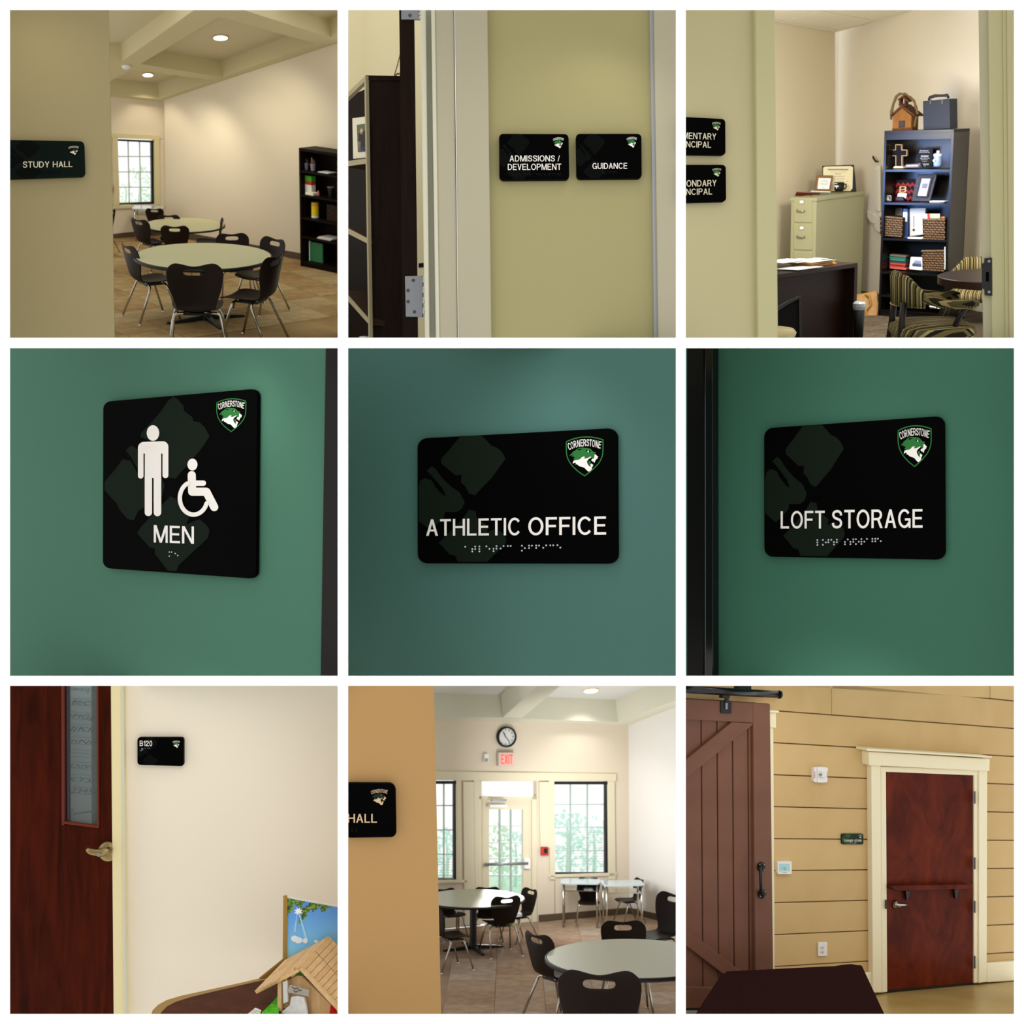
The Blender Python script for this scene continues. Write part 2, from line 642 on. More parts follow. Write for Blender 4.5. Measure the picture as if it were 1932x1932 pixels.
def emblem(parent, plane, q, white, green, outline=True):
    """lion-head shield inside the pixel quad q"""
    def mp(p):
        return quad_map(q, (p[0] - 205) / 1430, 1 - (p[1] - 210) / 1560)
    e = flat('emblem', [[mp(p) for p in LOGO['head']], [mp(p) for p in LOGO['tongue']]], plane, green, parent)
    up = plane.off(0.001)
    flat('emblem_jaw', [[mp(p) for p in LOGO['jaw']], [mp(p) for p in LOGO['muzzle']], [mp(p) for p in ellipse(1050, 795, 26, 38, 10)]],
         up.off(0.001), white, e)
    flat('emblem_eye', [[mp(p) for p in LOGO['eye']], [mp(p) for p in LOGO['ear']]], up, M['sign_black'], e)
    if outline:
        flat('emblem_outline', [[mp(p) for p in s] for s in stroke(LOGO['shield'], 42, 6, True)], plane, green, e)
    b = MB()
    for ch, (cx, cy, r) in zip('CORNERSTONE', ARC):
        a = math.radians(r)
        for i, g in enumerate(text_shape(ch)):
            wd = 58 if ch == 'I' else 96
            pl = plane.off(i * 0.00012)
            b.add([pl.hit(*mp((cx + (x - .5) * wd * math.cos(a) + (y - .5) * 270 * math.sin(a),
                               cy + (x - .5) * wd * math.sin(a) - (y - .5) * 270 * math.cos(a)))) for x, y in g],
                  [tuple(range(len(g)))])
    b.build('emblem_lettering', white, e, flip=False)


BR = {'a': '1', 'b': '12', 'c': '14', 'd': '145', 'e': '15', 'f': '124', 'g': '1245', 'h': '125', 'i': '24', 'l': '123', 'm': '134',
      'n': '1345', 'o': '135', 'p': '1234', 'r': '1235', 's': '234', 't': '2345', 'u': '136', 'v': '1236', 'y': '13456', '#': '3456',
      'w': '2456', 'k': '13', 'x': '1346', 'E': '26', 'O': '246', 'R': '12456'}


def braille(parent, plane, s, x0, y0, x1, y1, h, m):
    """raised dot cells from (x0,y0) along to (x1,y1), each h pixels tall"""
    b = MB()
    n = len(s)
    r = h * 0.16
    for i, ch in enumerate(s):
        if ch == ' ':
            continue
        cx = x0 + (x1 - x0) * i / max(1, n - 1)
        cy = y0 + (y1 - y0) * i / max(1, n - 1)
        for d in BR.get(ch, '1'):
            k = int(d) - 1
            px = cx + (-0.25 if k < 3 else 0.25) * h
            py = cy + (k % 3 - 1) * h * 0.42
            ring = [plane.hit(px + r * math.cos(t * math.pi / 3), py + r * math.sin(t * math.pi / 3)) for t in range(6)]
            top = plane.off(0.006).hit(px, py)
            b.add(ring + [top], [(t, (t + 1) % 6, 6) for t in range(6)])
    o = b.build('braille_dots', m, parent)
    o['kind'] = 'stuff'
    return o


def sign(label, q, wall, texts, logo=None, r=10, thick=0.035, m='sign_black', white='print_white', green='print_green',
         camo='camo', pattern=True, pat_src=PLATE, pats=PATTERN, br=None, weight=0.0, outline=True, gap=0.012, marks=None):
    face = wall.off(gap + thick)
    cx, cy = sum(p[0] for p in q) / 4, sum(p[1] for p in q) / 4
    root = thing('room_sign', label, 'sign', wall.hit(cx, cy))
    slab('plate', rounded(q, r), face, thick, M[m], root, bevel=0.004)
    lay = face.off(0.002)
    if pattern:
        def inv(p):
            x = (p[0] - 85) / 1768
            ty = 170 + (85 - 170) * x
            return quad_map(q, x, 1 - (p[1] - ty) / (1289 - ty))
        flat('pattern', [[inv(p) for p in g] for g in pats] if pat_src else pats, lay, M[camo], root)
    lay = face.off(0.005)
    if texts:
        lettering('lettering', texts, lay, M[white], root, weight)
    if logo:
        emblem(root, lay, logo, M[white], M[green], outline)
    if br:
        for s, x0, y0, x1, y1, h, bm_ in br:
            braille(root, lay, s, x0, y0, x1, y1, h, M[bm_])
    for nm, mk in (marks or ()):
        flat(nm, mk, lay, M[white], root)
    return root


def zq(ox, oy, sc, *pts):
    return [(ox + x / sc, oy + y / sc) for x, y in pts]


# ---- panel: men's room sign on green wall
pw = yaw_plane(328, 966, 11.35, 36)
tag(slab('wall_left', [(-120, 646), (617, 646), (608, 1286), (-120, 1286)], pw, 0.1, M['green_wall_a']),
    'green painted wall carrying the restroom sign', 'wall', kind='structure')
tag(slab('trim_1', [(613.5, 646), (643, 646), (643, 1286), (603.5, 1286)], pw.off(0.05), 0.04, M['black_frame'], bevel=0.01),
    'black door frame beside the restroom sign', 'door frame', kind='structure')
Z = lambda *p: zq(180, 720, 5.084, *p)
men = [ellipse(*Z((552, 493))[0], 60 / 5.084, 75 / 5.084, 24)]
men.append(rounded(Z((408, 580), (700, 570), (700, 690), (408, 690)), 11))
for x0, x1, y0, y1 in ((408, 461, 640, 930), (644, 700, 640, 926), (473, 543, 900, 1290), (559, 631, 900, 1291)):
    a = Z((x0, y0), (x1, y1))
    men.append(rounded(rect(a[0][0], a[0][1] - 6, a[1][0], a[1][1]), (x1 - x0) / 5.084 / 2 - .01))
men.append(rect(*Z((474, 660))[0], *Z((631, 925))[0]))
wch = [ellipse(*Z((931, 796))[0], 48 / 5.084, 57 / 5.084, 24)]
wch += stroke(Z((924, 896), (928, 1056), (1064, 1056), (1140, 1204)), 78 / 5.084, 14)
wch += stroke(Z((950, 974), (1036, 974)), 52 / 5.084, 12)
wch += stroke(ellipse(*Z((942, 1118))[0], 132 / 5.084, 158 / 5.084, 26, 18, 243), 42 / 5.084, 8)
men_pat = [Z((750, 145), (790, 170), (845, 230), (850, 280), (930, 340), (940, 380), (1000, 390), (1050, 440), (1095, 525),
             (1020, 640), (770, 930), (690, 920), (700, 640), (430, 530), (440, 490), (540, 390), (640, 270), (700, 180)),
           Z((90, 960), (200, 830), (260, 745), (340, 760), (400, 870), (480, 930), (640, 930), (665, 1000), (640, 1100),
             (480, 1200), (410, 1240), (370, 1330), (310, 1320), (240, 1240), (200, 1160), (140, 1100), (88, 1040)),
           Z((290, 660), (345, 610), (420, 660), (480, 760), (480, 900), (400, 830), (340, 720)),
           Z((400, 1450), (450, 1380), (640, 1180), (720, 1100), (780, 1130), (800, 1200), (900, 1300), (870, 1370),
             (1000, 1320), (1060, 1370), (1095, 1420), (1080, 1500), (800, 1760), (780, 1815), (700, 1815), (660, 1770),
             (570, 1650), (570, 1600), (520, 1590))]
sign('square black MEN restroom sign with standing figure and wheelchair pictograms on green wall',
     Z((74, 193), (1552, 66), (1538, 1892), (70, 1788)), pw,
     [('MEN', Z((560, 1376), (945, 1390), (945, 1556), (560, 1542)))],
     Z((1160, 160), (1448, 160), (1448, 485), (1160, 485)), r=14, pats=men_pat, pat_src=None,
     br=[('me', *Z((720, 1655))[0], *Z((778, 1668))[0], 9, 'braille')], marks=(('man_pictogram', men), ('wheelchair_pictogram', wch)), weight=0.0)
lamp('SPOT', 'lamp_a', at(400, 646, 10.3), at(400, 1100, 11.0), 22, (1, .97, .9), .25, 120, .8)

# ---- panel: athletic office sign
pw = yaw_plane(966, 966, 11.2, 30)
tag(slab('wall_back', [(606, 646), (1286, 646), (1286, 1286), (606, 1286)], pw, 0.1, M['green_wall_b']),
    'blue green painted wall carrying the athletic office sign', 'wall', kind='structure')
Z = lambda *p: zq(770, 790, 4.712, *p)
sign('wide black ATHLETIC OFFICE room sign on blue green wall', Z((82, 176), (1850, 82), (1858, 1290), (84, 1286)), pw,
     [('ATHLETIC', Z((160, 896), (992, 880), (992, 1036), (160, 1042))), ('OFFICE', Z((1068, 878), (1760, 868), (1760, 1030), (1068, 1036)))],
     Z((1402, 158), (1738, 156), (1738, 514), (1402, 514)), r=18,
     br=[('a?leTic offiCe'.replace('?', 't').lower(), *Z((520, 1160))[0], *Z((1340, 1146))[0], 11, 'braille')])
lamp('SPOT', 'lamp_b', at(1000, 646, 10.3), at(1000, 1100, 11.0), 20, (.95, .98, 1), .25, 120, .8)

# ---- panel: loft storage sign
pw = yaw_plane(1604, 966, 11.35, 34)
tag(slab('wall_right', [(1340, 646), (1980, 646), (1980, 1286), (1340, 1286)], pw, 0.1, M['green_wall_c']),
    'deep green painted wall carrying the loft storage sign', 'wall', kind='structure')
tfr = thing('trim_2', 'black door frame beside the loft storage sign', 'door frame', pw.hit(1320, 966), kind='structure')
slab('frame_face', rect(1250, 646, 1328, 1286), pw.off(0.04), 0.2, M['black_frame'], tfr, bevel=0.01)
slab('frame_edge', [(1329, 646), (1345.5, 646), (1346, 1286), (1329.5, 1286)], pw.off(0.1), 0.2, M['black_gloss'], tfr, bevel=0.012)
Z = lambda *p: zq(1430, 775, 5.2216, *p)
sign('wide black LOFT STORAGE room sign on deep green wall', Z((60, 172), (1832, 50), (1840, 1468), (62, 1438)), pw,
     [('LOFT', Z((224, 990), (658, 984), (658, 1160), (224, 1160))), ('STORAGE', Z((728, 978), (1622, 968), (1622, 1152), (728, 1160)))],
     Z((1376, 142), (1712, 142), (1712, 556), (1376, 556)), r=17,
     br=[('loft storage', *Z((600, 1298))[0], *Z((1196, 1285))[0], 11, 'braille')])
lamp('SPOT', 'lamp_c', at(1604, 646, 10.3), at(1604, 1100, 11.0), 14, (1, .98, .95), .25, 120, .8)


# ================================================================ school furniture shared by the study hall views
M['shell'] = mat('chair_shell', '1e130c', 0.45, 0.12)
M['laminate'] = mat('table_laminate', 'b9b68c', 0.45, 0.35)
M['laminate_b'] = mat('table_laminate_grey', 'a3a48f', 0.4, 0.4)
M['edge'] = mat('table_edge', '14110f', 0.5, 0.3)
M['glass_top'] = mat('desk_top', 'a9b6b8', 0.15, 0.6)


def chair_shell():
    """one-piece seat and back with a hand hole, narrow at the waist"""
    rows = [  # y, z, half width
        (0.235, 0.425, 0.185), (0.215, 0.445, 0.205), (0.13, 0.452, 0.218), (0.02, 0.446, 0.212), (-0.10, 0.440, 0.185),
        (-0.17, 0.452, 0.158), (-0.205, 0.495, 0.162), (-0.224, 0.57, 0.188), (-0.240, 0.65, 0.215), (-0.252, 0.72, 0.228),
        (-0.262, 0.775, 0.233), (-0.274, 0.822, 0.228), (-0.284, 0.865, 0.2)]
    us = [-1, -0.8, -0.38, -0.12, 0.12, 0.38, 0.8, 1]
    b = MB()
    for i, (y, z, hw) in enumerate(rows):
        for u in us:
            back = max(0.0, min(1.0, (i - 4) / 4))
            yy = y + back * 0.045 * u * u
            zz = z + (1 - back) * 0.018 * u * u
            if i == len(rows) - 1:
                zz += 0.016 * math.cos(math.pi * (1 - abs(u) * 1.25)) if abs(u) < 0.9 else -0.02
            if i == len(rows) - 2 and abs(u) == 1:
                zz -= 0.004
            b.v.append(V((u * hw, yy, zz)))
    n = len(us)
    for i in range(len(rows) - 1):
        for j in range(n - 1):
            if i == 10 and j in (2, 3, 4):
                continue                              # the hand hole
            b.f.append((i * n + j, i * n + j + 1, (i + 1) * n + j + 1, (i + 1) * n + j))
    return b


def make_chair():
    t = thing('school_chair', 'chair', 'chair')
    chair_shell().build('shell', M['shell'], t, smooth=True, solid=0.012, subsurf=2)
    for sx in (-1, 1):
        for sy, y0, y1 in ((1, 0.10, 0.225), (-1, -0.09, -0.265)):
            p = [(sx * 0.06, y0, 0.425), (sx * 0.15, y0, 0.418), (sx * 0.185, y0 * 1.05, 0.405), (sx * 0.2, y0 + (y1 - y0) * .12, 0.36),
                 (sx * 0.245, y1, 0.012)]
            lg = MB().tube(p, 0.0125, 8).build('leg', M['chrome'], t, smooth=True)
            MB().lathe((sx * 0.245, y1, 0), (0, 0, 1), [(0.016, 0), (0.018, 0.01), (0.014, 0.02)], 8).build('glide', M['chrome'], lg)
    MB().box(-0.11, 0.11, -0.11, 0.12, 0.405, 0.425).build('seat_bracket', M['black_metal'], t)
    return t


def make_table(top):
    t = thing('round_table', 'table', 'table')
    R = 0.76
    MB().lathe((0, 0, 0), (0, 0, 1), [(R - .022, 0.722), (R - .022, 0.742)], 64).build('tabletop', top, t)
    MB().lathe((0, 0, 0), (0, 0, 1), [(R - .05, 0.705), (R - .004, 0.708), (R, 0.722), (R - .004, 0.738), (R - .0221, 0.7405), (R - .0221, 0.712)], 64).build('edge_band', M['edge'], t, smooth=True)
    MB().lathe((0, 0, 0), (0, 0, 1), [(0.055, 0.03), (0.05, 0.1), (0.05, 0.70), (0.12, 0.704)], 16).build('column', M['black_metal'], t)
    for k in range(4):
        a = math.radians(90 * k + 20)
        c, s_ = math.cos(a), math.sin(a)
        d, o = V((c, s_, 0)), V((-s_, c, 0))
        MB().loft([d * .03 + o * .03 + V((0, 0, .02)), d * .03 - o * .03 + V((0, 0, .02)), d * .03 - o * .03 + V((0, 0, .075)), d * .03 + o * .03 + V((0, 0, .075))],
                  [d * .46 + o * .022, d * .46 - o * .022, d * .46 - o * .022 + V((0, 0, .03)), d * .46 + o * .022 + V((0, 0, .03))]).build('foot', M['black_metal'], t, bevel=0.006)
    return t


def make_desk():
    t = thing('student_desk', 'desk', 'desk')
    MB().prism([V((x, y, 0.72)) for x, y in rounded(rect(-.33, -.24, .33, .24), .06)], (0, 0, 0.02)).build('desktop', M['glass_top'], t)
    for x in (-.28, .28):
        for y in (-.2, .2):
            MB().tube([(x, y, .72), (x, y, 0.0)], 0.016, 8).build('leg', M['chrome'], t, smooth=True)
    MB().box(-.27, .27, -.2, .2, .60, .615).build('book_rack', M['chrome'], t)
    return t


PROTO = {}


def put(kind, maker, root_room, P, yaw, s, label, group=None):
    if kind not in PROTO:
        PROTO[kind] = o = maker()
    else:
        o = copy_tree(PROTO[kind])
    m = root_room.basis(yaw).to_4x4()
    m.translation = P
    o.matrix_world = m @ Matrix.Scale(s, 4)
    o['label'] = label
    if group:
        o['group'] = group
    elif 'group' in o:
        del o['group']
    return o


def chair(room, px, py, wpx, yaw, label, group=None):
    """chair whose backrest top centre shows at (px, py); wpx = face-on backrest width in pixels"""
    s = 0.9
    for _ in range(6):
        Q = room.hit(px, py, 0.86 * s)
        s = wpx * (Q.y - CAM.y) / F / 0.455
    P = Q - room.basis(yaw) @ V((0, -0.275, 0.86)) * s
    P = P - room.u * (P - room.p).dot(room.u)
    return put('chair', make_chair, room, P, yaw, s, label, group)


def table(kind, top, room, px, py, a, label):
    s = 0.9
    for _ in range(6):
        Q = room.hit(px, py, 0.742 * s)
        s = a * (Q.y - CAM.y) / F / 0.76
    P = Q - room.u * 0.742 * s
    return put(kind, lambda: make_table(top), room, P, 0, s, label)


def desk(room, px, py, wpx, yaw, label, group=None):
    s = 0.9
    for _ in range(6):
        Q = room.hit(px, py, 0.74 * s)
        s = wpx * (Q.y - CAM.y) / F / 0.66
    return put('desk', make_desk, room, Q - room.u * 0.74 * s, yaw, s, label, group)


def tree(label, base, h, rx, n, m_leaf, group):
    root = thing('tree', label, 'tree', base, group)
    MB().tube([base, base + V((0.02, 0, h * .5)), base + V((0, 0, h * .85))], [h * .035, h * .028, h * .01], 7).build('trunk', M['bark'], root)
    b = MB()
    rnd = random.Random(n + int(base.x * 10))
    for k in range(n):
        a, q = rnd.random() * 6.283, rnd.random() ** .5
        hz = rnd.uniform(.05, 1.0)
        rr = rx * q * (1 - .5 * hz * hz)
        c = base + V((rr * math.cos(a), rr * math.sin(a), h * hz))
        d = V((rnd.uniform(-1, 1), rnd.uniform(-1, 1), rnd.uniform(-1, 1))).normalized() * h * .05
        e = d.orthogonal().normalized() * h * .025
        b.add([c - d, c + e, c + d, c - e], [(0, 1, 2, 3)])
    o = b.build('foliage', m_leaf, root, flip=False)
    o['kind'] = 'stuff'
    return root


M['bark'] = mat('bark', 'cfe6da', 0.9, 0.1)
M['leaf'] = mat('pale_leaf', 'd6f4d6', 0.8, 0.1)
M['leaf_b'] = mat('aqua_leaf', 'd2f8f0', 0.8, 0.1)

# ================================================================ panel: study hall seen past its sign
M['hall_wall_front'] = mat('hall_wall_front', 'a0936c', 0.8, 0.1, bump=(90, 0.08))
M['hall_wall'] = mat('hall_wall', 'dccfb4', 0.8, 0.1)
M['hall_trim'] = mat('hall_trim', 'd0c496', 0.55, 0.3)
M['hall_ceiling'] = mat('hall_ceiling', 'cfc4a0', 0.6, 0.2)
M['beam'] = mat('hall_beam', 'cabe94', 0.5, 0.3)
M['base_dark'] = mat('dark_baseboard', '5a4a38', 0.7, 0.2)
M['carpet'] = mat('carpet_tan', '8a7049', 0.95, 0.05, noise=(2.2, 'a0855a'))
M['dark_wood'] = mat('dark_wood', '170e09', 0.5, 0.06)

R1 = Room(328, -105, 388, 622, 14.0, roll=-2.6)
# front wall with the sign
pf = yaw_plane(110, 328, 10.9, -14)
tag(slab('wall_left', [(-120, -60), (203.5, -60), (216.5, 648), (-120, 648)], pf, 0.12, M['hall_wall_front']),
    'olive beige wall end carrying the STUDY HALL sign', 'wall', kind='structure')
Z = lambda *p: zq(10, 250, 9.66, *p)
sign('dark green STUDY HALL room sign on olive beige wall', Z((20, 134), (1438, 160), (1458, 800), (20, 848)), pf,
     [('STUDY', Z((320, 528), (804, 528), (804, 636), (320, 642))), ('HALL', Z((866, 526), (1224, 524), (1224, 628), (866, 634)))],
     Z((1140, 230), (1350, 230), (1350, 430), (1140, 430)), r=8, m='sign_green', white='print_cream', green='sign_green', camo='camo_dim',
     br=[('study hall', *Z((640, 735))[0], *Z((1000, 720))[0], 6, 'sign_green')], outline=True)
lamp('AREA', 'lamp_d', at(60, 8, 10.35), at(100, 330, 10.9), 1.2, (1, .95, .8), 0.4)
# shell
cor = R1.hit(312, 443)
wr_p = Plane(cor, (R1.hit(640, 503) - cor).cross(R1.u))
wb_p = Plane(cor, (R1.hit(205, 450) - cor).cross(R1.u))
tag(slab('wall_right', [(310, 184), (644, 72), (644, 512), (312, 446)], wr_p, 0.1, M['hall_wall']), 'long pale wall of the study hall behind the bookcase', 'wall', kind='structure')
fp = [R1.hit(*p) for p in ((60, 461), (318, 436), (646, 500), (646, 690), (60, 690))]
fl = thing('floor', 'mottled tan carpet tile floor of the study hall', 'floor', fp[0], kind='structure')
MB().prism(fp, -R1.u * 0.08).build('floor_slab', M['carpet'], fl)
# carpet tiles: each a thin piece of its own with a narrow joint
M['tile_c'] = [mat('carpet_tile_%d' % i, c, 0.95, 0.05, noise=(9, d)) for i, (c, d) in
               enumerate((('a08358', '8c714a'), ('ab9064', '947a50'), ('92784f', 'a4885c'), ('9c8960', 'b0976c')))]
ts = 0.42
O = R1.hit(388, 560)
me_t = None
rnd = random.Random(3)
for i in range(-6, 7):
    for j in range(-3, 12):
        c = O + (R1.r * math.cos(.5) + R1.f * math.sin(.5)) * ts * i + (R1.f * math.cos(.5) - R1.r * math.sin(.5)) * ts * j
        d = c - CAM
        px, py = 966 + F * d.x / d.y, 966 - F * d.z / d.y
        if not (205 < px < 645 and 440 < py < 660) or (c - cor).dot(wr_p.n) < 0.25 or (c - cor).dot(wb_p.n) < 0.25:
            continue
        a, b_ = (R1.r * math.cos(.5) + R1.f * math.sin(.5)) * ts * .494, (R1.f * math.cos(.5) - R1.r * math.sin(.5)) * ts * .494
        MB().vec_box(c - a - b_, a * 2, b_ * 2, R1.u * .006).build('carpet_tile', rnd.choice(M['tile_c']), fl)
# back wall pieces round the window
wb = thing('wall_back', 'pale end wall of the study hall with one window', 'wall', wb_p.hit(250, 300), kind='structure')
for q in ([(60, 158), (312, 180), (312, 262), (60, 253)], [(60, 253), (222, 259), (226, 388), (60, 395)],
          [(291, 263), (312, 262), (312, 384), (292, 385)], [(60, 392), (226, 386), (292, 383), (312, 383), (312, 447), (60, 470)]):
    slab('wall_piece', q, wb_p, 0.1, M['hall_wall'], wb)
tag(slab('baseboard_back', [(205, 443), (248, 438), (312, 433), (312, 443), (205, 452)], wb_p.off(.02), .03, M['base_dark']), 'dark baseboard along the study hall end wall', 'baseboard', kind='structure')
tag(slab('baseboard_right', [(312, 432), (570, 479), (570, 491), (312, 443)], wr_p.off(.02), .03, M['base_dark']), 'dark baseboard along the long study hall wall', 'baseboard', kind='structure')
wn = thing('window_1', 'tall small-paned study hall window with cream casing', 'window', wb_p.hit(258, 320), kind='structure')
pt = wb_p.off(.03)
for q in ([(205, 251), (301, 256), (301, 264), (205, 260)], [(213, 260), (222, 260), (225, 390), (216, 390)], [(291, 264), (300, 264), (302, 388), (292, 386)],
          [(214, 389), (312, 386), (312, 390), (214, 394)]):
    slab('casing', q, pt, .04, M['hall_trim'], wn)
pg = wb_p.off(-.05)
slab('blind_rail', [(222, 263), (290.5, 266), (290.5, 269), (222, 266)], wb_p.off(.01), .05, M['black_plastic'], wn)
slab('frame_bottom', [(225, 384), (292, 381), (292, 385), (225, 387.5)], wb_p, .05, M['black_plastic'], wn)
slab('frame_side', [(285.5, 266), (289, 266), (290.5, 384), (287, 384)], wb_p, .05, M['black_plastic'], wn)
M['muntin'] = mat('muntin', 'b0c0b8', 0.6, 0.2)
for x0, x1 in ((242, 244.5), (263.5, 266.5)):
    slab('muntin', [(x0 - .7, 265), (x0 + .7, 265), (x1 + .7, 386), (x1 - .7, 386)], pg, .02, M['muntin'], wn)
for y in (295.5, 324.5, 353.5):
    slab('muntin', [(221, y - .7), (287, y - .7), (287, y + .7), (223, y + .7)], pg, .02, M['muntin'], wn)
xs = [(221, 223.5), (242, 244.5), (263.5, 266.5), (285, 287)]
ys = [266, 295.5, 324.5, 353.5, 386]
for i in range(3):
    for j in range(4):
        t0, t1 = (ys[j] - 266) / 120, (ys[j + 1] - 266) / 120
        f = lambda k, t: xs[k][0] + (xs[k][1] - xs[k][0]) * t
        slab('pane', [(f(i, t0), ys[j]), (f(i + 1, t0), ys[j]), (f(i + 1, t1), ys[j + 1]), (f(i, t1), ys[j + 1])], pg.off(-.01), .006, M['glass'], wn)
gq = [at(190, 396, cor.y + .3), at(330, 392, cor.y + .3), at(330, 380, cor.y + 4), at(190, 380, cor.y + 4)]
gp = plane3(*gq[:3])
tag(MB().prism(gq, (0, 0, -.1)).build('ground', M['leaf']), 'pale sunlit lawn outside the study hall window', 'lawn', kind='structure')
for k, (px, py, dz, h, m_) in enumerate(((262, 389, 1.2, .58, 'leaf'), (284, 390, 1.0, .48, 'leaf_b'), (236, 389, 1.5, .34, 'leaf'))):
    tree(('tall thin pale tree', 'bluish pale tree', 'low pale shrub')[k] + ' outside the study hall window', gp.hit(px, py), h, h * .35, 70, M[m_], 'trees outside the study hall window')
# ceiling
pc = plane3(wr_p.hit(309, 189), wr_p.hit(636, 82), wb_p.hit(205, 182))
ce = thing('ceiling', 'cream coffered ceiling of the study hall', 'ceiling', pc.hit(400, 90), kind='structure')
up = -pc.n
slab('ceiling_panel', [(60, 0), (646, 0), (646, 110), (305, 196), (60, 186)], pc.off(-.2), .05, M['hall_ceiling'], ce)
for q in ([(230, 116), (265, 121), (412, 31.6), (432, 10), (385, 10), (366, 19)], [(205, 114), (230, 116), (265, 121), (420, 146), (403, 152), (248, 131), (205, 122)],
          [(412, 31.6), (595, 82), (624, 71), (460, 19), (432, 10)], [(595, 82), (420, 146), (403, 152), (300, 187), (309, 190), (650, 77), (650, 56), (624, 71)],
          [(196, 178), (300, 187), (309, 190), (196, 185)], [(196, 120), (205, 122), (248, 131), (196, 160)]):
    slab('beam', q, pc, .2, M['beam'], ce)
pm = pc.off(-.1)
for a, b_ in (((420, 146), (595, 82)), ((265, 121), (420, 146)), ((300, 187), (403, 152)), ((366, 19), (230, 116))):
    d = V(b_) - V(a)
    o = V((d.y, -d.x)).normalized() * 3 * (1 if d.y < 0 or d.x > 0 else 1)
    slab('crown_moulding', [a, b_, tuple(V(b_) + o), tuple(V(a) + o)], pm, .04, M['hall_trim'], ce)
for k, (px, py, r) in enumerate(((416, 71, 13), (279, 141, 9.5))):
    pl = pc.off(-.19)
    t = thing('downlight', 'round recessed downlight in the nearer ceiling coffer' if k == 0 else 'small round downlight in the farther ceiling coffer', 'light', pl.hit(px, py))
    rr = r * (pl.hit(px, py).y) / F
    MB().lathe(pl.hit(px, py), pc.n, [(rr * 1.12, -.02), (rr * 1.12, .004), (rr, .006)], 28).build('trim_ring', M['hall_trim'], t)
    MB().lathe(pl.hit(px, py), pc.n, [(rr, .006), (rr * .98, .009)], 28).build('lens', M['lit'], t)
    c = pl.hit(px, py) + pc.n * .03
    lamp('SPOT', 'downlight_glow', c, c - R1.u, 16, (1, .9, .74), .05, 100, .6)
t = thing('smoke_detector', 'round white smoke detector on the ceiling beam crossing', 'smoke detector', pc.hit(238, 124))
MB().lathe(pc.hit(238, 124), pc.n, [(.052, 0), (.05, .02), (.03, .035)], 18).build('housing', M['white_plastic'], t, smooth=True)
lamp('SPOT', 'wall_wash', R1.hit(480, 515) + R1.u * 2.35, R1.hit(520, 482) + R1.u * .8, 34, (1, .92, .78), .08, 115, 1)
lamp('SPOT', 'wall_wash', R1.hit(362, 478) + R1.u * 1.85, R1.hit(390, 457) + R1.u * .5, 26, (1, .92, .8), .08, 115, 1)

# furniture
table('table', M['laminate'], R1, 384, 482, 129, 'large round table with pale olive top in front of the bookcase')
chair(R1, 366, 500, 106, 3, 'brown school chair with its back square to us at the large round table')
chair(R1, 237, 462, 78, 66, 'brown school chair facing right beside the large round table')
chair(R1, 522, 483, 92, -60, 'brown school chair turned left in front of the large round table and bookcase')
chair(R1, 520, 450, 70, -128, 'brown school chair at the large round table next to the dark baseboard')
chair(R1, 437, 441, 62, 172, 'brown school chair facing us across the large round table')
table('table', M['laminate'], R1, 348, 424, 76, 'smaller looking round table standing farther back by the window corner')
chair(R1, 329, 427, 53, 5, 'dark school chair seen from behind between the two round tables')
chair(R1, 260, 414, 52, 48, 'brown school chair with light on its seat left of the farther round table')
chair(R1, 318, 406, 42, 178, 'brown school chair peeking over the farther round table')
chair(R1, 421, 414, 46, -88, 'brown school chair seen edge on at the right of the farther round table')
desk(R1, 280, 391, 56, 6, 'small chrome legged desk under the study hall window')
chair(R1, 291, 394, 34, 4, 'dark school chair tucked at the desk under the study hall window')
chair(R1, 210, 397, 46, -62, 'school chair half hidden behind the sign wall edge')
t = thing('fire_alarm', 'red fire alarm pull box half hidden by the sign wall', 'fire alarm', wb_p.hit(210, 357))
slab('box', rect(206, 352, 211.5, 362), wb_p.off(.05), .04, M['red'], t, bevel=.004)

# bookcase along the long wall
A = wr_p.hit(566, 503)
A = R1.hit(567, 503)
B = R1.hit(668, 524)
wv = B - A
dv = R1.u.cross(wv).normalized()
if dv.y < 0:
    dv = -dv
H = R1.height(A, 279)
bc = thing('bookcase', 'dark five shelf bookcase against the long study hall wall', 'bookcase', A)
dep = dv * .28
wn_, hn = wv.normalized(), R1.u
MB().vec_box(A, wn_ * .025, dep, hn * H).build('side_panel', M['dark_wood'], bc)
MB().vec_box(A + wv - wn_ * .025, wn_ * .025, dep, hn * H).build('side_panel', M['dark_wood'], bc)
MB().vec_box(A + dep * .95, wv, dep * .05, hn * H).build('back_panel', M['dark_wood'], bc)
MB().vec_box(A + hn * (H - .03), wv, dep, hn * .03).build('top_panel', M['dark_wood'], bc)
MB().vec_box(A + dep * .05, wv, dep * .1, hn * .06).build('plinth', M['dark_wood'], bc)
SH = []
for y in (321, 366, 409, 445, 492):
    h = R1.height(A, y)
    SH.append(h)
    MB().vec_box(A + hn * (h - .022) + wn_ * .02, wv - wn_ * .04, dep, hn * .022).build('shelf', M['dark_wood'], bc)


def on_shelf(k, fx, fd=.35):
    return A + hn * (SH[k] + .001) + wv * fx + dep * fd


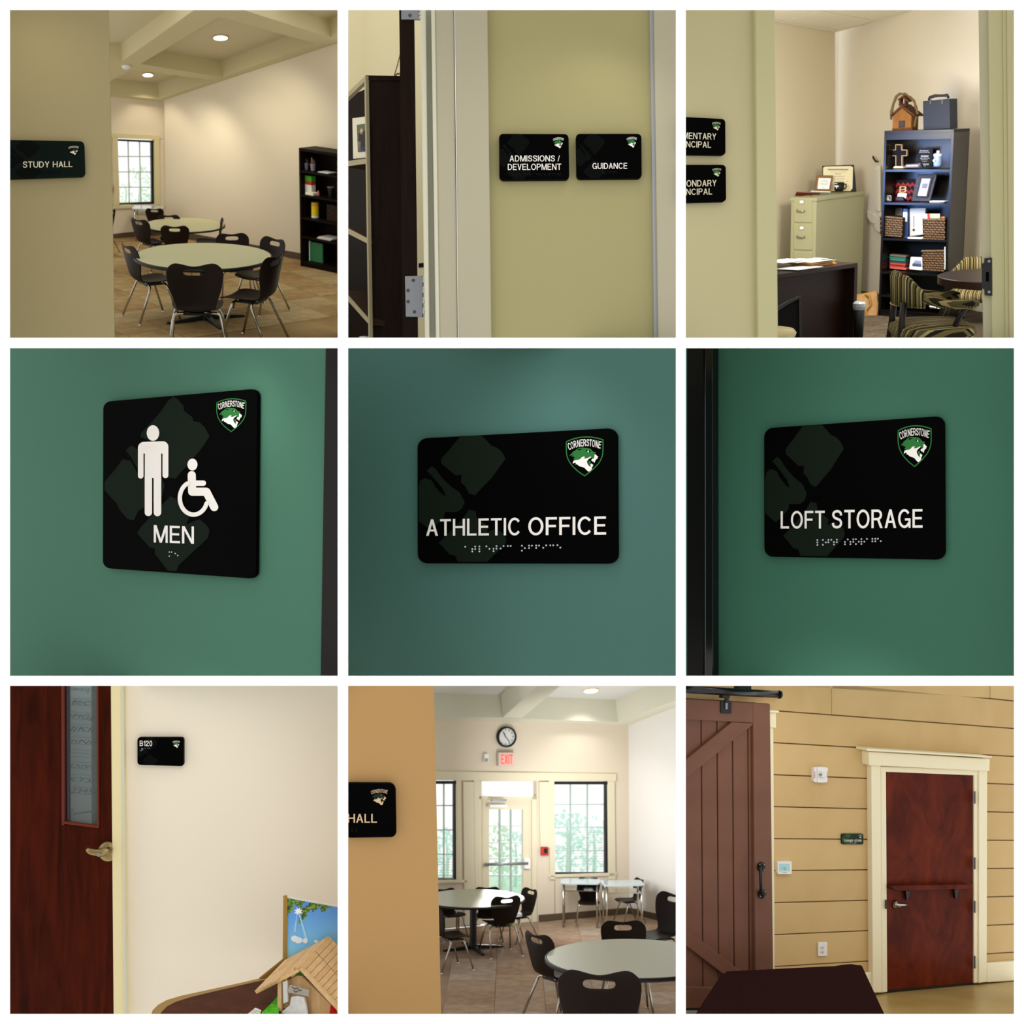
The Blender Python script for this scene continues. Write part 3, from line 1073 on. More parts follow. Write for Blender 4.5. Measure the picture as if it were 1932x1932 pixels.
sc = (A - CAM).y / F     # metres per pixel there
M['mesh_cup'] = mat('mesh_cup', '8a8690', 0.5, 0.3)
cols = ['b03028', '3a4fa0', 'e0a020', 'c03878', '2c7a40']
for k, (fx, m_) in enumerate(((.02, 'mesh_cup'), (.15, 'mesh_cup'))):
    p = on_shelf(0, fx)
    t = thing('pencil_cup', ('grey mesh cup with dark pens' if k == 0 else 'pale mesh cup full of red and yellow markers') + ' on top bookcase shelf', 'cup', p)
    MB().lathe(p, hn, [(4 * sc, 0), (5.4 * sc, 12 * sc)], 12).build('cup', M[m_], t)
    for j in range(5):
        c = mat('marker_%d%d' % (k, j), cols[j] if k else '4a4440', 0.5, 0.3)
        a = j * 1.3
        MB().tube([p + wn_ * math.cos(a) * 2 * sc + hn * 3 * sc, p + wn_ * math.cos(a) * 4.6 * sc + dv * math.sin(a) * 2 * sc + hn * (17 + 3 * (j % 3)) * sc], 1.1 * sc, 6).build('pen', c, t)
p = on_shelf(0, .30)
tag(MB().vec_box(p - dep * .2, wn_ * 26 * sc, dep * .5, hn * 1.2 * sc).build('paper_stack', M['paper']), 'thin sheaf of papers on top bookcase shelf', 'papers')
p = on_shelf(1, .0, .25)
t = thing('cereal_box', 'white box with green and red top bands on second bookcase shelf', 'box', p)
for h0, h1, c in ((0, 17, 'e8e2d8'), (17, 24, 'b84030'), (24, 33, '4fae28')):
    MB().vec_box(p + hn * h0 * sc, wn_ * 20 * sc, dep * .25, hn * (h1 - h0) * sc).build('box_band', mat('band_' + c, c, 0.5, 0.2), t)
p = on_shelf(1, .10, .02)
tag(MB().vec_box(p, wn_ * 20 * sc, dep * .4, hn * 5 * sc).build('tissue_pack', mat('pale_pack', 'e9e3c8', .6, .2), bevel=.005), 'pale yellow pack lying before the striped box', 'pack')
p = on_shelf(1, .26, .3)
tag(MB().lathe(p, hn, [(1.6 * sc, 0), (1.6 * sc, 7 * sc), (1 * sc, 9 * sc)], 10).build('glue_stick', mat('pink_plastic', 'd87a86', .5, .3)), 'small pink glue stick on second bookcase shelf', 'glue stick')
p = on_shelf(1, .46, .4)
t = thing('wire_cup', 'dark wire cup of pens on second bookcase shelf', 'cup', p)
MB().lathe(p, hn, [(4 * sc, 0), (6 * sc, 17 * sc)], 10).build('cup', M['black_metal'], t)
MB().lathe(p, hn, [(6 * sc, 17 * sc), (7 * sc, 19 * sc)], 10).build('rim', M['mesh_cup'], t)
p = on_shelf(2, .18)
t = thing('wipes_canister', 'yellow and white wipes canister on third bookcase shelf', 'canister', p)
MB().lathe(p, hn, [(7 * sc, 0), (7 * sc, 4 * sc)], 18).build('base_band', M['white_plastic'], t)
MB().lathe(p, hn, [(7 * sc, 4 * sc), (7 * sc, 22 * sc)], 18).build('body', mat('yellow_label', 'e8c818', .4, .3), t)
MB().lathe(p, hn, [(6.6 * sc, 22 * sc), (7.2 * sc, 24 * sc), (6.5 * sc, 28 * sc)], 18).build('lid', mat('yellow_lid', 'd8a818', .4, .3), t)
p = on_shelf(2, .44, .2)
t = thing('storage_basket', 'brown woven storage basket on third bookcase shelf', 'basket', p)
M['weave_d'] = mat('dark_weave', '3a2a20', .8, .1, noise=(60, '24180f'))
MB().vec_box(p, wn_ * 26 * sc, dep * .6, hn * 30 * sc).build('body', M['weave_d'], t, bevel=.006)
MB().vec_box(p + wn_ * 12 * sc - dv * .004 + hn * 23 * sc, wn_ * 10 * sc, dv * .006, hn * 4 * sc).build('handle_slot', M['black_plastic'], t)
p = on_shelf(3, .3, .1)
for k in range(3):
    tag(MB().vec_box(p + hn * k * 1.4 * sc + wn_ * (k - 1) * 2 * sc, wn_ * 34 * sc, dep * .6, hn * 1.3 * sc).build('magazine', mat('magazine_%d' % k, ('e0dcd0', 'd8c8b0', 'e8e6e0')[k], .5, .2)), ('bottom', 'middle', 'top')[k] + ' magazine of the loose pile on fourth bookcase shelf', 'magazine', 'magazines on the fourth shelf')
p = on_shelf(4, .09, .3)
t = thing('green_binder', 'green clear-covered binder standing on the bottom bookcase shelf', 'binder', p)
MB().vec_box(p, wn_ * 32 * sc, dv * .02, hn * 36 * sc).build('cover', mat('green_cover', '2f7a4c', .3, .4), t)
MB().vec_box(p - wn_ * 2.5 * sc, wn_ * 2.5 * sc, dv * .02, hn * 37 * sc).build('spine', M['paper'], t)

# ================================================================ panel: study hall seen towards its glass door
M['tan_wall'] = mat('tan_wall', 'b8925f', 0.8, 0.1, bump=(90, 0.1))
M['b_wall'] = mat('hall_end_wall', 'd8cbb6', 0.8, 0.1)
M['b_side'] = mat('hall_side_wall', 'dcd8d2', 0.8, 0.1)
M['b_trim'] = mat('hall_pale_trim', 'd9cfb4', 0.6, 0.2)
M['b_ceil'] = mat('hall_white_ceiling', 'cfcfc8', 0.7, 0.2)
M['b_beam'] = mat('hall_white_beam', 'd2cfbc', 0.6, 0.2)
R8 = Room(966, 1200, 1195, 1975, 12.6)
pf = yaw_plane(740, 1600, 10.75, -10)
tag(slab('wall_left', [(646, 1284), (818.5, 1284), (832.5, 1924), (646, 1924)], pf, 0.12, M['tan_wall']),
    'warm tan wall end carrying the cropped HALL sign', 'wall', kind='structure')
Z = lambda *p: zq(648, 1460, 13.8, *p)
sign('black sign reading only HALL on warm tan wall', Z((40, 240), (1360, 252), (1382, 1648), (40, 1668)), pf,
     [('HALL', Z((112, 1042), (870, 1042), (870, 1272), (112, 1272)))], Z((690, 360), (1180, 360), (1180, 880), (690, 880)), r=11, thick=.05,
     white='print_tan', green='print_dim_green', camo='camo_dim', pattern=False,
     br=[('ll', *Z((245, 1465))[0], *Z((360, 1465))[0], 6, 'braille_dim')], outline=False)
lamp('AREA', 'lamp_e', at(690, 1280, 10.3), at(740, 1560, 10.8), 0.35, (1, .93, .8), 0.15)

c8 = R8.hit(1188, 1723)
wb_p = Plane(c8, (R8.hit(1024, 1738) - c8).cross(R8.u))
wr_p = Plane(c8, (R8.hit(1275, 1744) - c8).cross(R8.u))
fp = [R8.hit(*p) for p in ((660, 1770), (1024, 1736), (1192, 1721), (1286, 1745), (1286, 1975), (660, 1975))]
fl = thing('floor', 'brown and grey mottled carpet of the hall with glass door', 'floor', fp[1], kind='structure')
MB().prism(fp, -R8.u * 0.08).build('floor_slab', mat('carpet_brown', '86705c', .95, .05, noise=(2, '9a8672')), fl)
tiles = [mat('carpet_tile_b%d' % i, c, 0.95, 0.05, noise=(8, d)) for i, (c, d) in
         enumerate((('9a806a', '876f5a'), ('a48c74', '927a64'), ('8f7a68', 'a08870'), ('a89684', '948270')))]
ts = 0.5
O = R8.hit(980, 1850)
for i in range(-7, 8):
    for j in range(-4, 14):
        c = O + R8.r * ts * i + R8.f * ts * (j + (i % 2) * .5)
        d = c - CAM
        px, py = 966 + F * d.x / d.y, 966 - F * d.z / d.y
        if not (815 < px < 1275 and 1726 < py < 1935) or (c - c8).dot(wr_p.n) < 0.3 or (c - c8).dot(wb_p.n) < 0.3:
            continue
        MB().vec_box(c - R8.r * ts * .495 - R8.f * ts * .495, R8.r * ts * .99, R8.f * ts * .99, R8.u * .006).build('carpet_tile', rnd.choice(tiles), fl)
# walls
tag(slab('wall_right', [(1178, 1366), (1286, 1322), (1286, 1750), (1188, 1726)], wr_p, .1, M['b_side']), 'bright white side wall of the hall with glass door', 'wall', kind='structure')
wb = thing('wall_back', 'pale end wall with two windows and a glass door', 'wall', wb_p.hit(1000, 1500), kind='structure')
for q in ([(660, 1346), (1190, 1362), (1190, 1474), (660, 1470)], [(861, 1472), (904, 1472), (906, 1746), (861, 1750)], [(1012, 1473), (1046, 1474), (1048, 1738), (1014, 1740)],
          [(1146, 1474), (1190, 1474), (1190, 1726), (1148, 1728)], [(1046, 1649), (1148, 1647), (1148, 1728), (1046, 1738)], [(660, 1660), (862, 1657), (862, 1750), (660, 1772)], [(660, 1470), (796, 1472), (796, 1662), (660, 1664)]):
    slab('wall_piece', q, wb_p, .1, M['b_wall'], wb)
pt = wb_p.off(.03)
tr = thing('trim_3', 'pale casing boards round the hall windows and door', 'trim', wb_p.hit(1000, 1460), kind='structure')
for q in ([(815, 1455), (1163, 1460), (1163, 1474), (815, 1472)], [(861, 1472), (870, 1472), (872, 1662), (862, 1662)], [(874, 1475), (894, 1475), (897, 1745), (877, 1747)],
          [(894, 1472), (904, 1472), (907, 1745), (897, 1745)], [(1018, 1475), (1036, 1475), (1038, 1600), (1020, 1600)], [(1036, 1473), (1046, 1473), (1048, 1660), (1038, 1660)],
          [(1147, 1474), (1160, 1474), (1162, 1660), (1149, 1660)], [(1036, 1650), (1164, 1647), (1164, 1653), (1036, 1656)], [(815, 1661), (882, 1660), (882, 1666), (815, 1667)]):
    slab('casing_board', q, pt, .035, M['b_trim'], tr, bevel=.006)
tag(slab('baseboard_back', [(1018, 1727), (1188, 1713), (1188, 1723), (1018, 1738)], pt, .035, M['base_dark']), 'dark baseboard under the right hand hall window', 'baseboard', kind='structure')
tag(slab('baseboard_right', [(1188, 1713), (1286, 1735), (1286, 1747), (1188, 1723)], wr_p.off(.02), .03, M['base_dark']), 'dark baseboard along the bright hall side wall', 'baseboard', kind='structure')
pg = wb_p.off(-.06)


def hall_window(name, label, x0, x1, y0, y1, cols, rows, nsl):
    w_ = thing(name, label, 'window', wb_p.hit((x0 + x1) / 2, y1), kind='structure')
    slab('blind_rail', rect(x0, y0, x1, y0 + 5), wb_p.off(.02), .06, M['black_plastic'], w_)
    slab('frame_bottom', rect(x0 + 3, y1 - 3, x1, y1), wb_p, .06, M['black_plastic'], w_)
    slab('frame_side', rect(x1 - 4, y0, x1 - 1, y1), wb_p, .06, M['black_plastic'], w_)
    cs = [x0] + cols + [x1 - 3]
    rs = [y0 + 4] + rows + [y1 - 2]
    for x in cols:
        slab('muntin', rect(x - .8, y0, x + .8, y1), pg, .03, M['muntin'], w_)
    for y in rows:
        slab('muntin', rect(x0, y - .7, x1 - 3, y + .7), pg, .03, M['muntin'], w_)
    for a in range(len(cs) - 1):
        for b_ in range(len(rs) - 1):
            slab('pane', rect(cs[a], rs[b_], cs[a + 1], rs[b_ + 1]), pg.off(-.01), .006, M['glass'], w_)
    o = multi_slab('blind_slats', [rect(x0 + 1, y, x1 - 4, y + .5) for y in [y1 - 4 - 5 * k for k in range(nsl)]], pg.off(.03), .01, M['muntin'], w_)
    o['kind'] = 'stuff'


hall_window('window_2', 'wide window with dark blind rail above the chrome desks', 1046, 1147, 1475, 1649, [1077, 1109], [1518, 1561, 1605], 16)
hall_window('window_3', 'window strip beside the tan wall end, left of the glass door', 796, 861, 1474, 1660, [812, 838], [1520, 1566, 1612], 8)
dr = thing('door_1', 'glazed hall exit door with push bar and transom', 'door', wb_p.hit(958, 1740), kind='structure')
for q in (rect(904, 1470, 1012, 1474), rect(904, 1502, 1012, 1508), rect(904, 1470, 909, 1744), rect(1004, 1502, 1013, 1740)):
    slab('door_frame', q, wb_p, .08, M['b_trim'], dr)
pd = wb_p.off(-.03)
for q in (rect(910, 1508, 923, 1743), rect(987, 1508, 1003, 1741), rect(923, 1508, 987, 1527), rect(923, 1700, 987, 1742)):
    slab('door_stile', q, pd, .05, M['b_trim'], dr)
cs, rs = [923, 944, 965, 987], [1527, 1558, 1590, 1620, 1652, 1700]
for x in cs[1:-1]:
    slab('muntin', rect(x - 1, 1527, x + 1, 1700), pd, .04, M['muntin'], dr)
for y in rs[1:-1]:
    slab('muntin', rect(923, y - .9, 987, y + .9), pd, .04, M['muntin'], dr)
for a in range(3):
    for b_ in range(5):
        slab('pane', rect(cs[a], rs[b_], cs[a + 1], rs[b_ + 1]), pd.off(-.03), .006, M['glass'], dr)
slab('transom_pane', rect(909, 1474, 1008, 1502), pd, .006, M['glass'], dr)
MB().tube([pd.off(.06).hit(914, 1631), pd.off(.06).hit(996, 1629)], .018, 8).build('push_bar', M['steel'], dr, smooth=True)
slab('bar_latch', rect(990, 1620, 1001, 1640), pd.off(.06), .06, M['white_plastic'], dr, bevel=.01)
slab('door_closer', [(924, 1518), (958, 1518), (958, 1524), (924, 1524)], pd.off(.1), .09, M['white_plastic'], dr, bevel=.008)
slab('closer_arm', rect(928, 1508, 956, 1512), pd.off(.14), .03, M['steel'], dr)
# outdoors
zb = c8.y
gq = [at(780, 1712, zb + .9), at(1230, 1712, zb + .9), at(1230, 1650, zb + 6), at(780, 1650, zb + 6)]
gp = plane3(*gq[:3])
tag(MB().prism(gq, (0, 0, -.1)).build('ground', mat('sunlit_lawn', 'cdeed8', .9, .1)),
    'pale sunlit ground outside the hall windows', 'lawn', kind='structure')
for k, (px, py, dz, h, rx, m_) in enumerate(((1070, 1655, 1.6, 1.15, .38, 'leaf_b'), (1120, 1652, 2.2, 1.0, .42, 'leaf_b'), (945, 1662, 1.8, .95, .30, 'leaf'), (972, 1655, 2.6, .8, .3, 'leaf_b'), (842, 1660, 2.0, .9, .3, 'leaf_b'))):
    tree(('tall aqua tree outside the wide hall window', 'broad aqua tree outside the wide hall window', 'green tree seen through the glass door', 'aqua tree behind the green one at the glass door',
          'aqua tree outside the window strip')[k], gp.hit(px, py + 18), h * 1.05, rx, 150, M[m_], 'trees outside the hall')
# things on the end wall
pq = wb_p
t = thing('wall_clock', 'round black rimmed wall clock above the exit sign', 'clock', pq.hit(954, 1390))
k8 = pq.hit(954, 1390).y / F
MB().lathe(pq.hit(954, 1390), pq.n, [(19.5 * k8, 0), (19.5 * k8, .05), (17 * k8, .06), (16.2 * k8, .035)], 36).build('rim', M['black_plastic'], t, smooth=True)
MB().lathe(pq.hit(954, 1390), pq.n, [(16.5 * k8, 0), (16.5 * k8, .036)], 36).build('face', mat('clock_face', 'd8d8d4', .6, .2), t)
pk = pq.off(.045)
flat('hand', stroke([(954, 1390), (962, 1400)], 1.2, 6), pk, M['black_plastic'], t)
flat('hand', stroke([(954, 1390), (950, 1381)], 1.6, 6), pk, M['black_plastic'], t)
for h in range(12):
    a = math.radians(30 * h)
    flat('hour_mark', stroke([(954 + 13 * math.sin(a), 1390 - 13 * math.cos(a)), (954 + 14.8 * math.sin(a), 1390 - 14.8 * math.cos(a))], 1.3, 4), pk, M['black_plastic'], t)
t = thing('exit_sign', 'lit red EXIT sign in a pale frame above the glass door', 'exit sign', pq.hit(956, 1432))
slab('housing', rect(940.5, 1419.5, 971.5, 1446), pq.off(.07), .065, mat('exit_housing', 'c9c2b8', .5, .3), t, bevel=.008)
slab('lit_panel', rect(944, 1422, 969, 1443), pq.off(.073), .004, mat('exit_panel', 'ff9a8c', .5, .1, emit=.55), t)
lettering('lettering', [('EXIT', (945.5, 1423.5, 967.5, 1441.5))], pq.off(.076), mat('exit_red', 'ff4a44', .5, .1, emit=.8), t)
t = thing('motion_sensor', 'small white sensor box beside the exit sign', 'sensor', pq.hit(918, 1431))
slab('body', rect(914, 1422, 922.5, 1438), pq.off(.05), .045, M['white_plastic'], t, bevel=.012)
slab('lens', rect(915.5, 1431, 921, 1437), pq.off(.056), .01, M['steel'], t, bevel=.004)
t = thing('fire_alarm', 'red fire alarm pull box between the glass door and the wide window', 'fire alarm', pq.hit(1028, 1606))
slab('box', rect(1022, 1598, 1035, 1614), pt.off(.04), .04, M['red'], t, bevel=.006)
slab('pull_handle', rect(1027, 1601, 1033, 1610), pt.off(.05), .012, M['black_plastic'], t, bevel=.003)
# ceiling
pc = plane3(wb_p.hit(823, 1358), wb_p.hit(1181, 1369), wr_p.hit(1275, 1334))
ce = thing('ceiling', 'white beamed ceiling of the hall with glass door', 'ceiling', pc.hit(1050, 1320), kind='structure')
slab('ceiling_panel', [(665, 1278), (1290, 1278), (1290, 1345), (1182, 1372), (665, 1358)], pc.off(-.3), .05, M['b_ceil'], ce)
for q in ([(790, 1352), (947, 1354), (982, 1356), (1166, 1362), (1181, 1371), (790, 1360)], [(947, 1355), (982, 1357), (1068, 1284), (1026, 1284)],
          [(1166, 1362), (1181, 1371), (1290, 1332), (1290, 1316)]):
    slab('beam', q, pc, .3, M['b_beam'], ce)
for q in ([(790, 1349), (945, 1351), (946, 1354), (790, 1352)], [(985, 1353), (1160, 1358), (1160, 1362), (984, 1356)]):
    slab('crown_moulding', q, pc.off(-.12), .12, M['b_beam'], ce)
pl = pc.off(-.29)
t = thing('downlight', 'round recessed downlight in the white beamed ceiling', 'light', pl.hit(1115, 1303))
rr = 13 * pl.hit(1115, 1303).y / F
MB().lathe(pl.hit(1115, 1303), pc.n, [(rr * 1.15, -.02), (rr * 1.15, .004), (rr, .006)], 28).build('trim_ring', mat('peach_ring', 'f0d2b0', .5, .3), t)
MB().lathe(pl.hit(1115, 1303), pc.n, [(rr, .006), (rr * .98, .01)], 28).build('lens', M['lit'], t)
lamp('SPOT', 'downlight_glow', pl.hit(1115, 1303) + pc.n * .05, pl.hit(1115, 1303) - R8.u, 30, (1, .95, .88), .06, 105, .8)
lamp('AREA', 'side_wall_fill', R8.hit(1040, 1790) + R8.u * 1.3, wr_p.hit(1250, 1540), 40, (.96, .98, 1), .8)  # added fill lamp inside the hall, brightens the side wall
lamp('SPOT', 'daylight', at(960, 1380, c8.y + 3.0), R8.hit(985, 1775), 500, (1, .99, .96), .15, 40, .4)

# furniture
table('table_g', M['laminate_b'], R8, 1195, 1806, 168, 'large grey round table with a chair on each side')
chair(R8, 1130, 1832, 158, 6, 'black school chair with its back to us at the large grey table')
chair(R8, 1010, 1762, 90, 54, 'black school chair at the left edge of the large grey table')
chair(R8, 1175, 1738, 85, 178, 'black school chair behind the large grey table facing us')
chair(R8, 1272, 1686, 78, -130, 'black school chair against the bright side wall, cut by the frame')
table('table_g', M['laminate_b'], R8, 893, 1694, 98, 'smaller looking grey round table before the glass door')
chair(R8, 957, 1692, 60, -22, 'black school chair seen from behind at the grey table before the glass door')
chair(R8, 1003, 1677, 50, -125, 'black school chair right of the table before the glass door')
chair(R8, 919, 1674, 50, 176, 'black school chair behind the table before the glass door')
chair(R8, 818, 1712, 62, 62, 'black school chair whose seat shows past the tan wall end')
chair(R8, 838, 1677, 46, 150, 'black school chair by the window strip beyond the tan wall end')
desk(R8, 1095, 1662, 74, 4, 'chrome legged glass desk under the middle of the wide window')
chair(R8, 1110, 1656, 44, 182, 'black school chair behind the glass desk under the wide window')
desk(R8, 1174, 1665, 78, -4, 'chrome legged glass desk in the hall corner')
chair(R8, 1209, 1658, 42, -110, 'black school chair at the glass desk in the hall corner')
desk(R8, 834, 1684, 70, 3, 'chrome legged glass desk under the window strip')

# ================================================================ panel: admissions and guidance signs beside an open door
M['olive_wall'] = mat('olive_wall', 'a9a174', 0.8, 0.1, bump=(90, 0.08))
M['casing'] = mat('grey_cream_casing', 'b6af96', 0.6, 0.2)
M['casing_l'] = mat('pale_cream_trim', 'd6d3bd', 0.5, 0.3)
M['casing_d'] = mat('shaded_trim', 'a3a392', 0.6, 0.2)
M['office_wall'] = mat('office_cream', 'e6dab0', 0.8, 0.1)
M['espresso'] = mat('espresso_wood', '1a110b', 0.5, 0.06, wood=((30, 30, 2), '281911'))
M['edge_band'] = mat('edge_banding', 'b3a582', 0.6, 0.2)
pw = yaw_plane(1075, 328, 10.95, 0)
tag(slab('wall_back', [(915, 8), (1232, 8), (1240, 648), (922, 648)], pw, 0.06, M['olive_wall']), 'olive yellow wall strip carrying two black signs', 'wall', kind='structure')
tc = thing('trim_4', 'grey cream casing and jamb of the open office door', 'door frame', pw.hit(860, 630), kind='structure')
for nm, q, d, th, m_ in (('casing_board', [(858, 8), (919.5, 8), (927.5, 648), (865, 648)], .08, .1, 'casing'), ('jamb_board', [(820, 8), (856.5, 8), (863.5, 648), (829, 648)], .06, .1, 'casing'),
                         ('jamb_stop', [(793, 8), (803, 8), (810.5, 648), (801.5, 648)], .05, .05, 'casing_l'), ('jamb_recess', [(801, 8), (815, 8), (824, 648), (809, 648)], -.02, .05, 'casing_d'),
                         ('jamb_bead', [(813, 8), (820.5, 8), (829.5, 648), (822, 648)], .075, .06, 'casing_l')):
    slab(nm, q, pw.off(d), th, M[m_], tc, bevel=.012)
tc = thing('trim_5', 'grey cream casing to the right of the guidance sign', 'door frame', pw.hit(1260, 630), kind='structure')
slab('casing_edge', [(1226, 8), (1234.5, 8), (1243, 648), (1234.5, 648)], pw.off(.04), .06, mat('blue_grey_edge', 'a4a7ab', .5, .3), tc, bevel=.01)
slab('casing_board', [(1233.5, 8), (1284, 8), (1284, 648), (1242, 648)], pw.off(.08), .1, M['casing'], tc, bevel=.01)
Z = lambda *p: zq(920, 230, 6.0375, *p)
sign('black ADMISSIONS / DEVELOPMENT sign on olive yellow wall', Z((130, 135), (922, 138), (930, 656), (133, 662)), pw,
     [('ADMISSIONS /', Z((250, 382), (822, 382), (822, 450), (250, 452))), ('DEVELOPMENT', Z((230, 478), (838, 476), (838, 546), (230, 548)))],
     Z((738, 165), (876, 165), (876, 320), (738, 320)), r=8, thick=.05, camo='camo_dim', br=[('admissions development', *Z((250, 603))[0], *Z((825, 600))[0], 5, 'braille_dim')], outline=False)
sign('black GUIDANCE sign on olive yellow wall', Z((1005, 135), (1752, 135), (1756, 642), (1012, 650)), pw,
     [('GUIDANCE', Z((1194, 468), (1590, 466), (1590, 534), (1194, 536)))], Z((1578, 160), (1708, 160), (1708, 312), (1578, 312)), r=8, thick=.05,
     camo='camo_dim', br=[('guidance', *Z((1315, 582))[0], *Z((1470, 580))[0], 5, 'braille_dim')], outline=False)
lamp('SPOT', 'lamp_f', at(1190, 10, 10.3), at(1060, 400, 10.95), 7, (1, .95, .82), .06, 120, .8)
# the office behind the door
cz = at(690, 300, 15.0)
tag(slab('wall_left', rect(640, 8, 690, 648), Plane(cz, (.5, -.87, 0)), .05, M['office_wall']), 'cream office wall left of the corner above the bookcase', 'wall', kind='structure')
tag(slab('wall_right', rect(690, 8, 812, 648), Plane(cz, (-.3, -.95, 0)), .05, M['office_wall']), 'bright cream office wall behind the open door', 'wall', kind='structure')
dr = thing('door_2', 'open espresso brown office door seen edge on with steel hinges', 'door', at(770, 640, 11.7), kind='structure')
pd = yaw_plane(770, 328, 11.7, 0)
e = [pd.hit(*p) for p in ((753, 8), (781.5, 8), (789, 648), (760, 648))]
MB().prism(e, ray(766, 328) * 1.4).build('leaf', M['espresso'], dr)
ph = pd.off(.02)
for q, scr, kn in (([(764, 521), (800, 520), (801, 598), (765.5, 597.5)], ((780, 529), (770, 548), (770, 569), (782, 588.5)), (799.5, 520, 600)),
                   ([(757, 8), (792, 8), (792.5, 36.5), (757, 36.5)], ((773.5, 29),), (792.5, 8, 37.5))):
    hg = slab('hinge', q, ph, .03, M['steel'], dr, bevel=.003)
    for x, y in scr:
        MB().lathe(ph.hit(x, y), ph.n, [(.014, -.002), (.014, .003), (.008, .001)], 12).build('screw', mat('screw', '55534e', .5, .4, .6), hg)
    n = 4
    for k in range(n):
        y0 = kn[1] + (kn[2] - kn[1]) * k / n
        MB().tube([ph.off(.01).hit(kn[0], y0 + .6), ph.off(.01).hit(kn[0], y0 + (kn[2] - kn[1]) / n - .6)], .012, 8).build('hinge_knuckle', M['chrome'], hg, smooth=True)
slab('dark_latch', [(789.5, 497), (799, 496), (799.5, 504), (790, 505)], yaw_plane(795, 500, 12.4, 0), .04, M['black_metal'], dr)  # small dark slab for the latch
# bookcase in that office
bc = thing('bookcase', 'espresso bookcase with pale shelf edges inside the office door', 'bookcase', at(725, 640, 12.7))
ps = yaw_plane(722, 400, 12.7, 0)
slab('side_panel', [(690, 152.5), (755, 153), (763, 648), (698, 648)], ps, .04, M['espresso'], bc)
slab('top_panel', [(689.5, 142), (755, 143), (755, 152), (689.5, 152)], ps.off(.01), .3, M['espresso'], bc)
pfr = plane3(at(689.5, 142, 12.7), at(689.5, 600, 12.7), at(646, 300, 13.15))
slab('edge_strip', [(687.3, 152), (690, 152), (698, 648), (695.3, 648)], pfr.off(.01), .03, M['edge_band'], bc)
slab('top_edge', [(646, 184), (689.5, 142.5), (689.5, 152), (646, 194)], pfr.off(.01), .04, M['edge_band'], bc)
slab('back_panel', [(640, 190), (730, 150), (740, 648), (640, 648)], pfr.off(-.34), .02, M['dark_wood'], bc)
for yl, yr, xr in ((305, 299, 691), (425.5, 450, 693), (546, 604, 697)):
    s_ = slab('shelf', [(646, yl), (xr, yr), (xr, yr + 9.5), (646, yl + 10)], pfr, .34, mat('shelf_brown', '3d281c', .5, .3), bc)
    slab('shelf_edge', [(646, yl), (xr, yr), (xr, yr + 9.5), (646, yl + 10)], pfr.off(.012), .012, M['edge_band'], s_)
pp = pfr.off(-.08)
t = thing('picture_frame', 'white framed photograph on the upper shelf of the espresso bookcase', 'picture frame', pp.hit(678, 300))
slab('frame', [(664.5, 223), (691, 219.5), (692, 297.5), (666, 300)], pp, .03, mat('cream_frame', 'efe6c9', .5, .2), t, bevel=.004)
q = pp.off(.003)
slab('photo', [(673, 235.5), (690, 233), (691, 285.5), (675, 287)], q, .004, mat('photo_green', '5d6644', .4, .2), t)
for pix, c in (([(677, 252), (690, 246), (691, 285), (675, 287)], '35302c'), (ellipse(682, 248, 3.2, 6, 12), 'd0a58c'), ([(675, 268), (680, 266), (681, 287), (675, 287)], 'b4a08c'), ([(679, 279), (690, 277), (690, 286), (677, 287)], '6a80b4')):
    flat('print_patch', [pix], q.off(.003), mat('photo_' + c, c, .5, .1), t)
t = thing('wire_easel', 'thin copper wire easel on top of the espresso bookcase', 'easel', at(748, 142, 12.9))
pz = yaw_plane(748, 120, 12.9, 0)
MB().tube([pz.hit(744, 142.5), pz.hit(750.5, 120), pz.hit(756, 98)], .006, 6).build('leg', mat('copper', 'b4884e', .4, .4), t)
MB().tube([pz.hit(745, 142.5), pz.hit(750, 139), pz.hit(757, 139.5)], .008, 6).build('foot_loop', mat('copper_b', 'b4884e', .4, .4), t)
t = thing('white_bowl', 'small white bowl low in the espresso bookcase', 'bowl', at(690, 640, 12.95))
MB().lathe(at(690, 646, 12.95), (0, 0, 1), [(.02, 0), (.05, .02), (.06, .05), (.055, .05)], 16).build('bowl', M['white_plastic'], t, smooth=True)

# ================================================================ panel: classroom door and sign B120
M['cherry'] = mat('dark_cherry_wood', '2a0c04', 0.4, 0.05, wood=((9, 9, 1.2), '521a08'))
M['cherry_l'] = mat('cherry_trim', '6b2410', 0.35, 0.3)
M['cream_wall'] = mat('cream_wall', 'f1e6d2', 0.75, 0.15, bump=(60, 0.04))
M['cream_case'] = mat('cream_casing', 'eddfae', 0.5, 0.3)
M['brass'] = mat('antique_brass', 'a08a5c', 0.28, 0.5, 0.9)
pw = yaw_plane(430, 1600, 11.6, 0)
tag(slab('wall_back', [(226, 1284), (648, 1284), (648, 1924), (232, 1924)], pw, .06, M['cream_wall']), 'blank cream wall carrying the B120 sign', 'wall', kind='structure')
tag(slab('trim_6', [(208, 1284), (233, 1284), (238.5, 1924), (213.5, 1924)], pw.off(.07), .1, M['cream_case'], bevel=.015), 'cream door casing beside the B120 sign', 'door frame', kind='structure')
tag(slab('trim_7', [(228, 1284), (233, 1284), (239, 1924), (234, 1924)], pw.off(.09), .03, M['casing_l'], bevel=.008), 'pale outer bead of the cream casing', 'trim', kind='structure')
pd = yaw_plane(110, 1600, 11.62, 4)
dr = thing('door_3', 'dark cherry classroom door with narrow glass light and brass lever', 'door', pd.hit(110, 1900), kind='structure')
for q in ([(-120, 1284), (116, 1284), (117, 1553), (117, 1924), (-120, 1924)], [(184, 1284), (210, 1284), (215, 1924), (188, 1924), (186, 1561)], [(117, 1553), (187, 1562), (188.5, 1924), (117, 1924)]):
    slab('leaf', q, pd, .05, M['cherry'], dr)
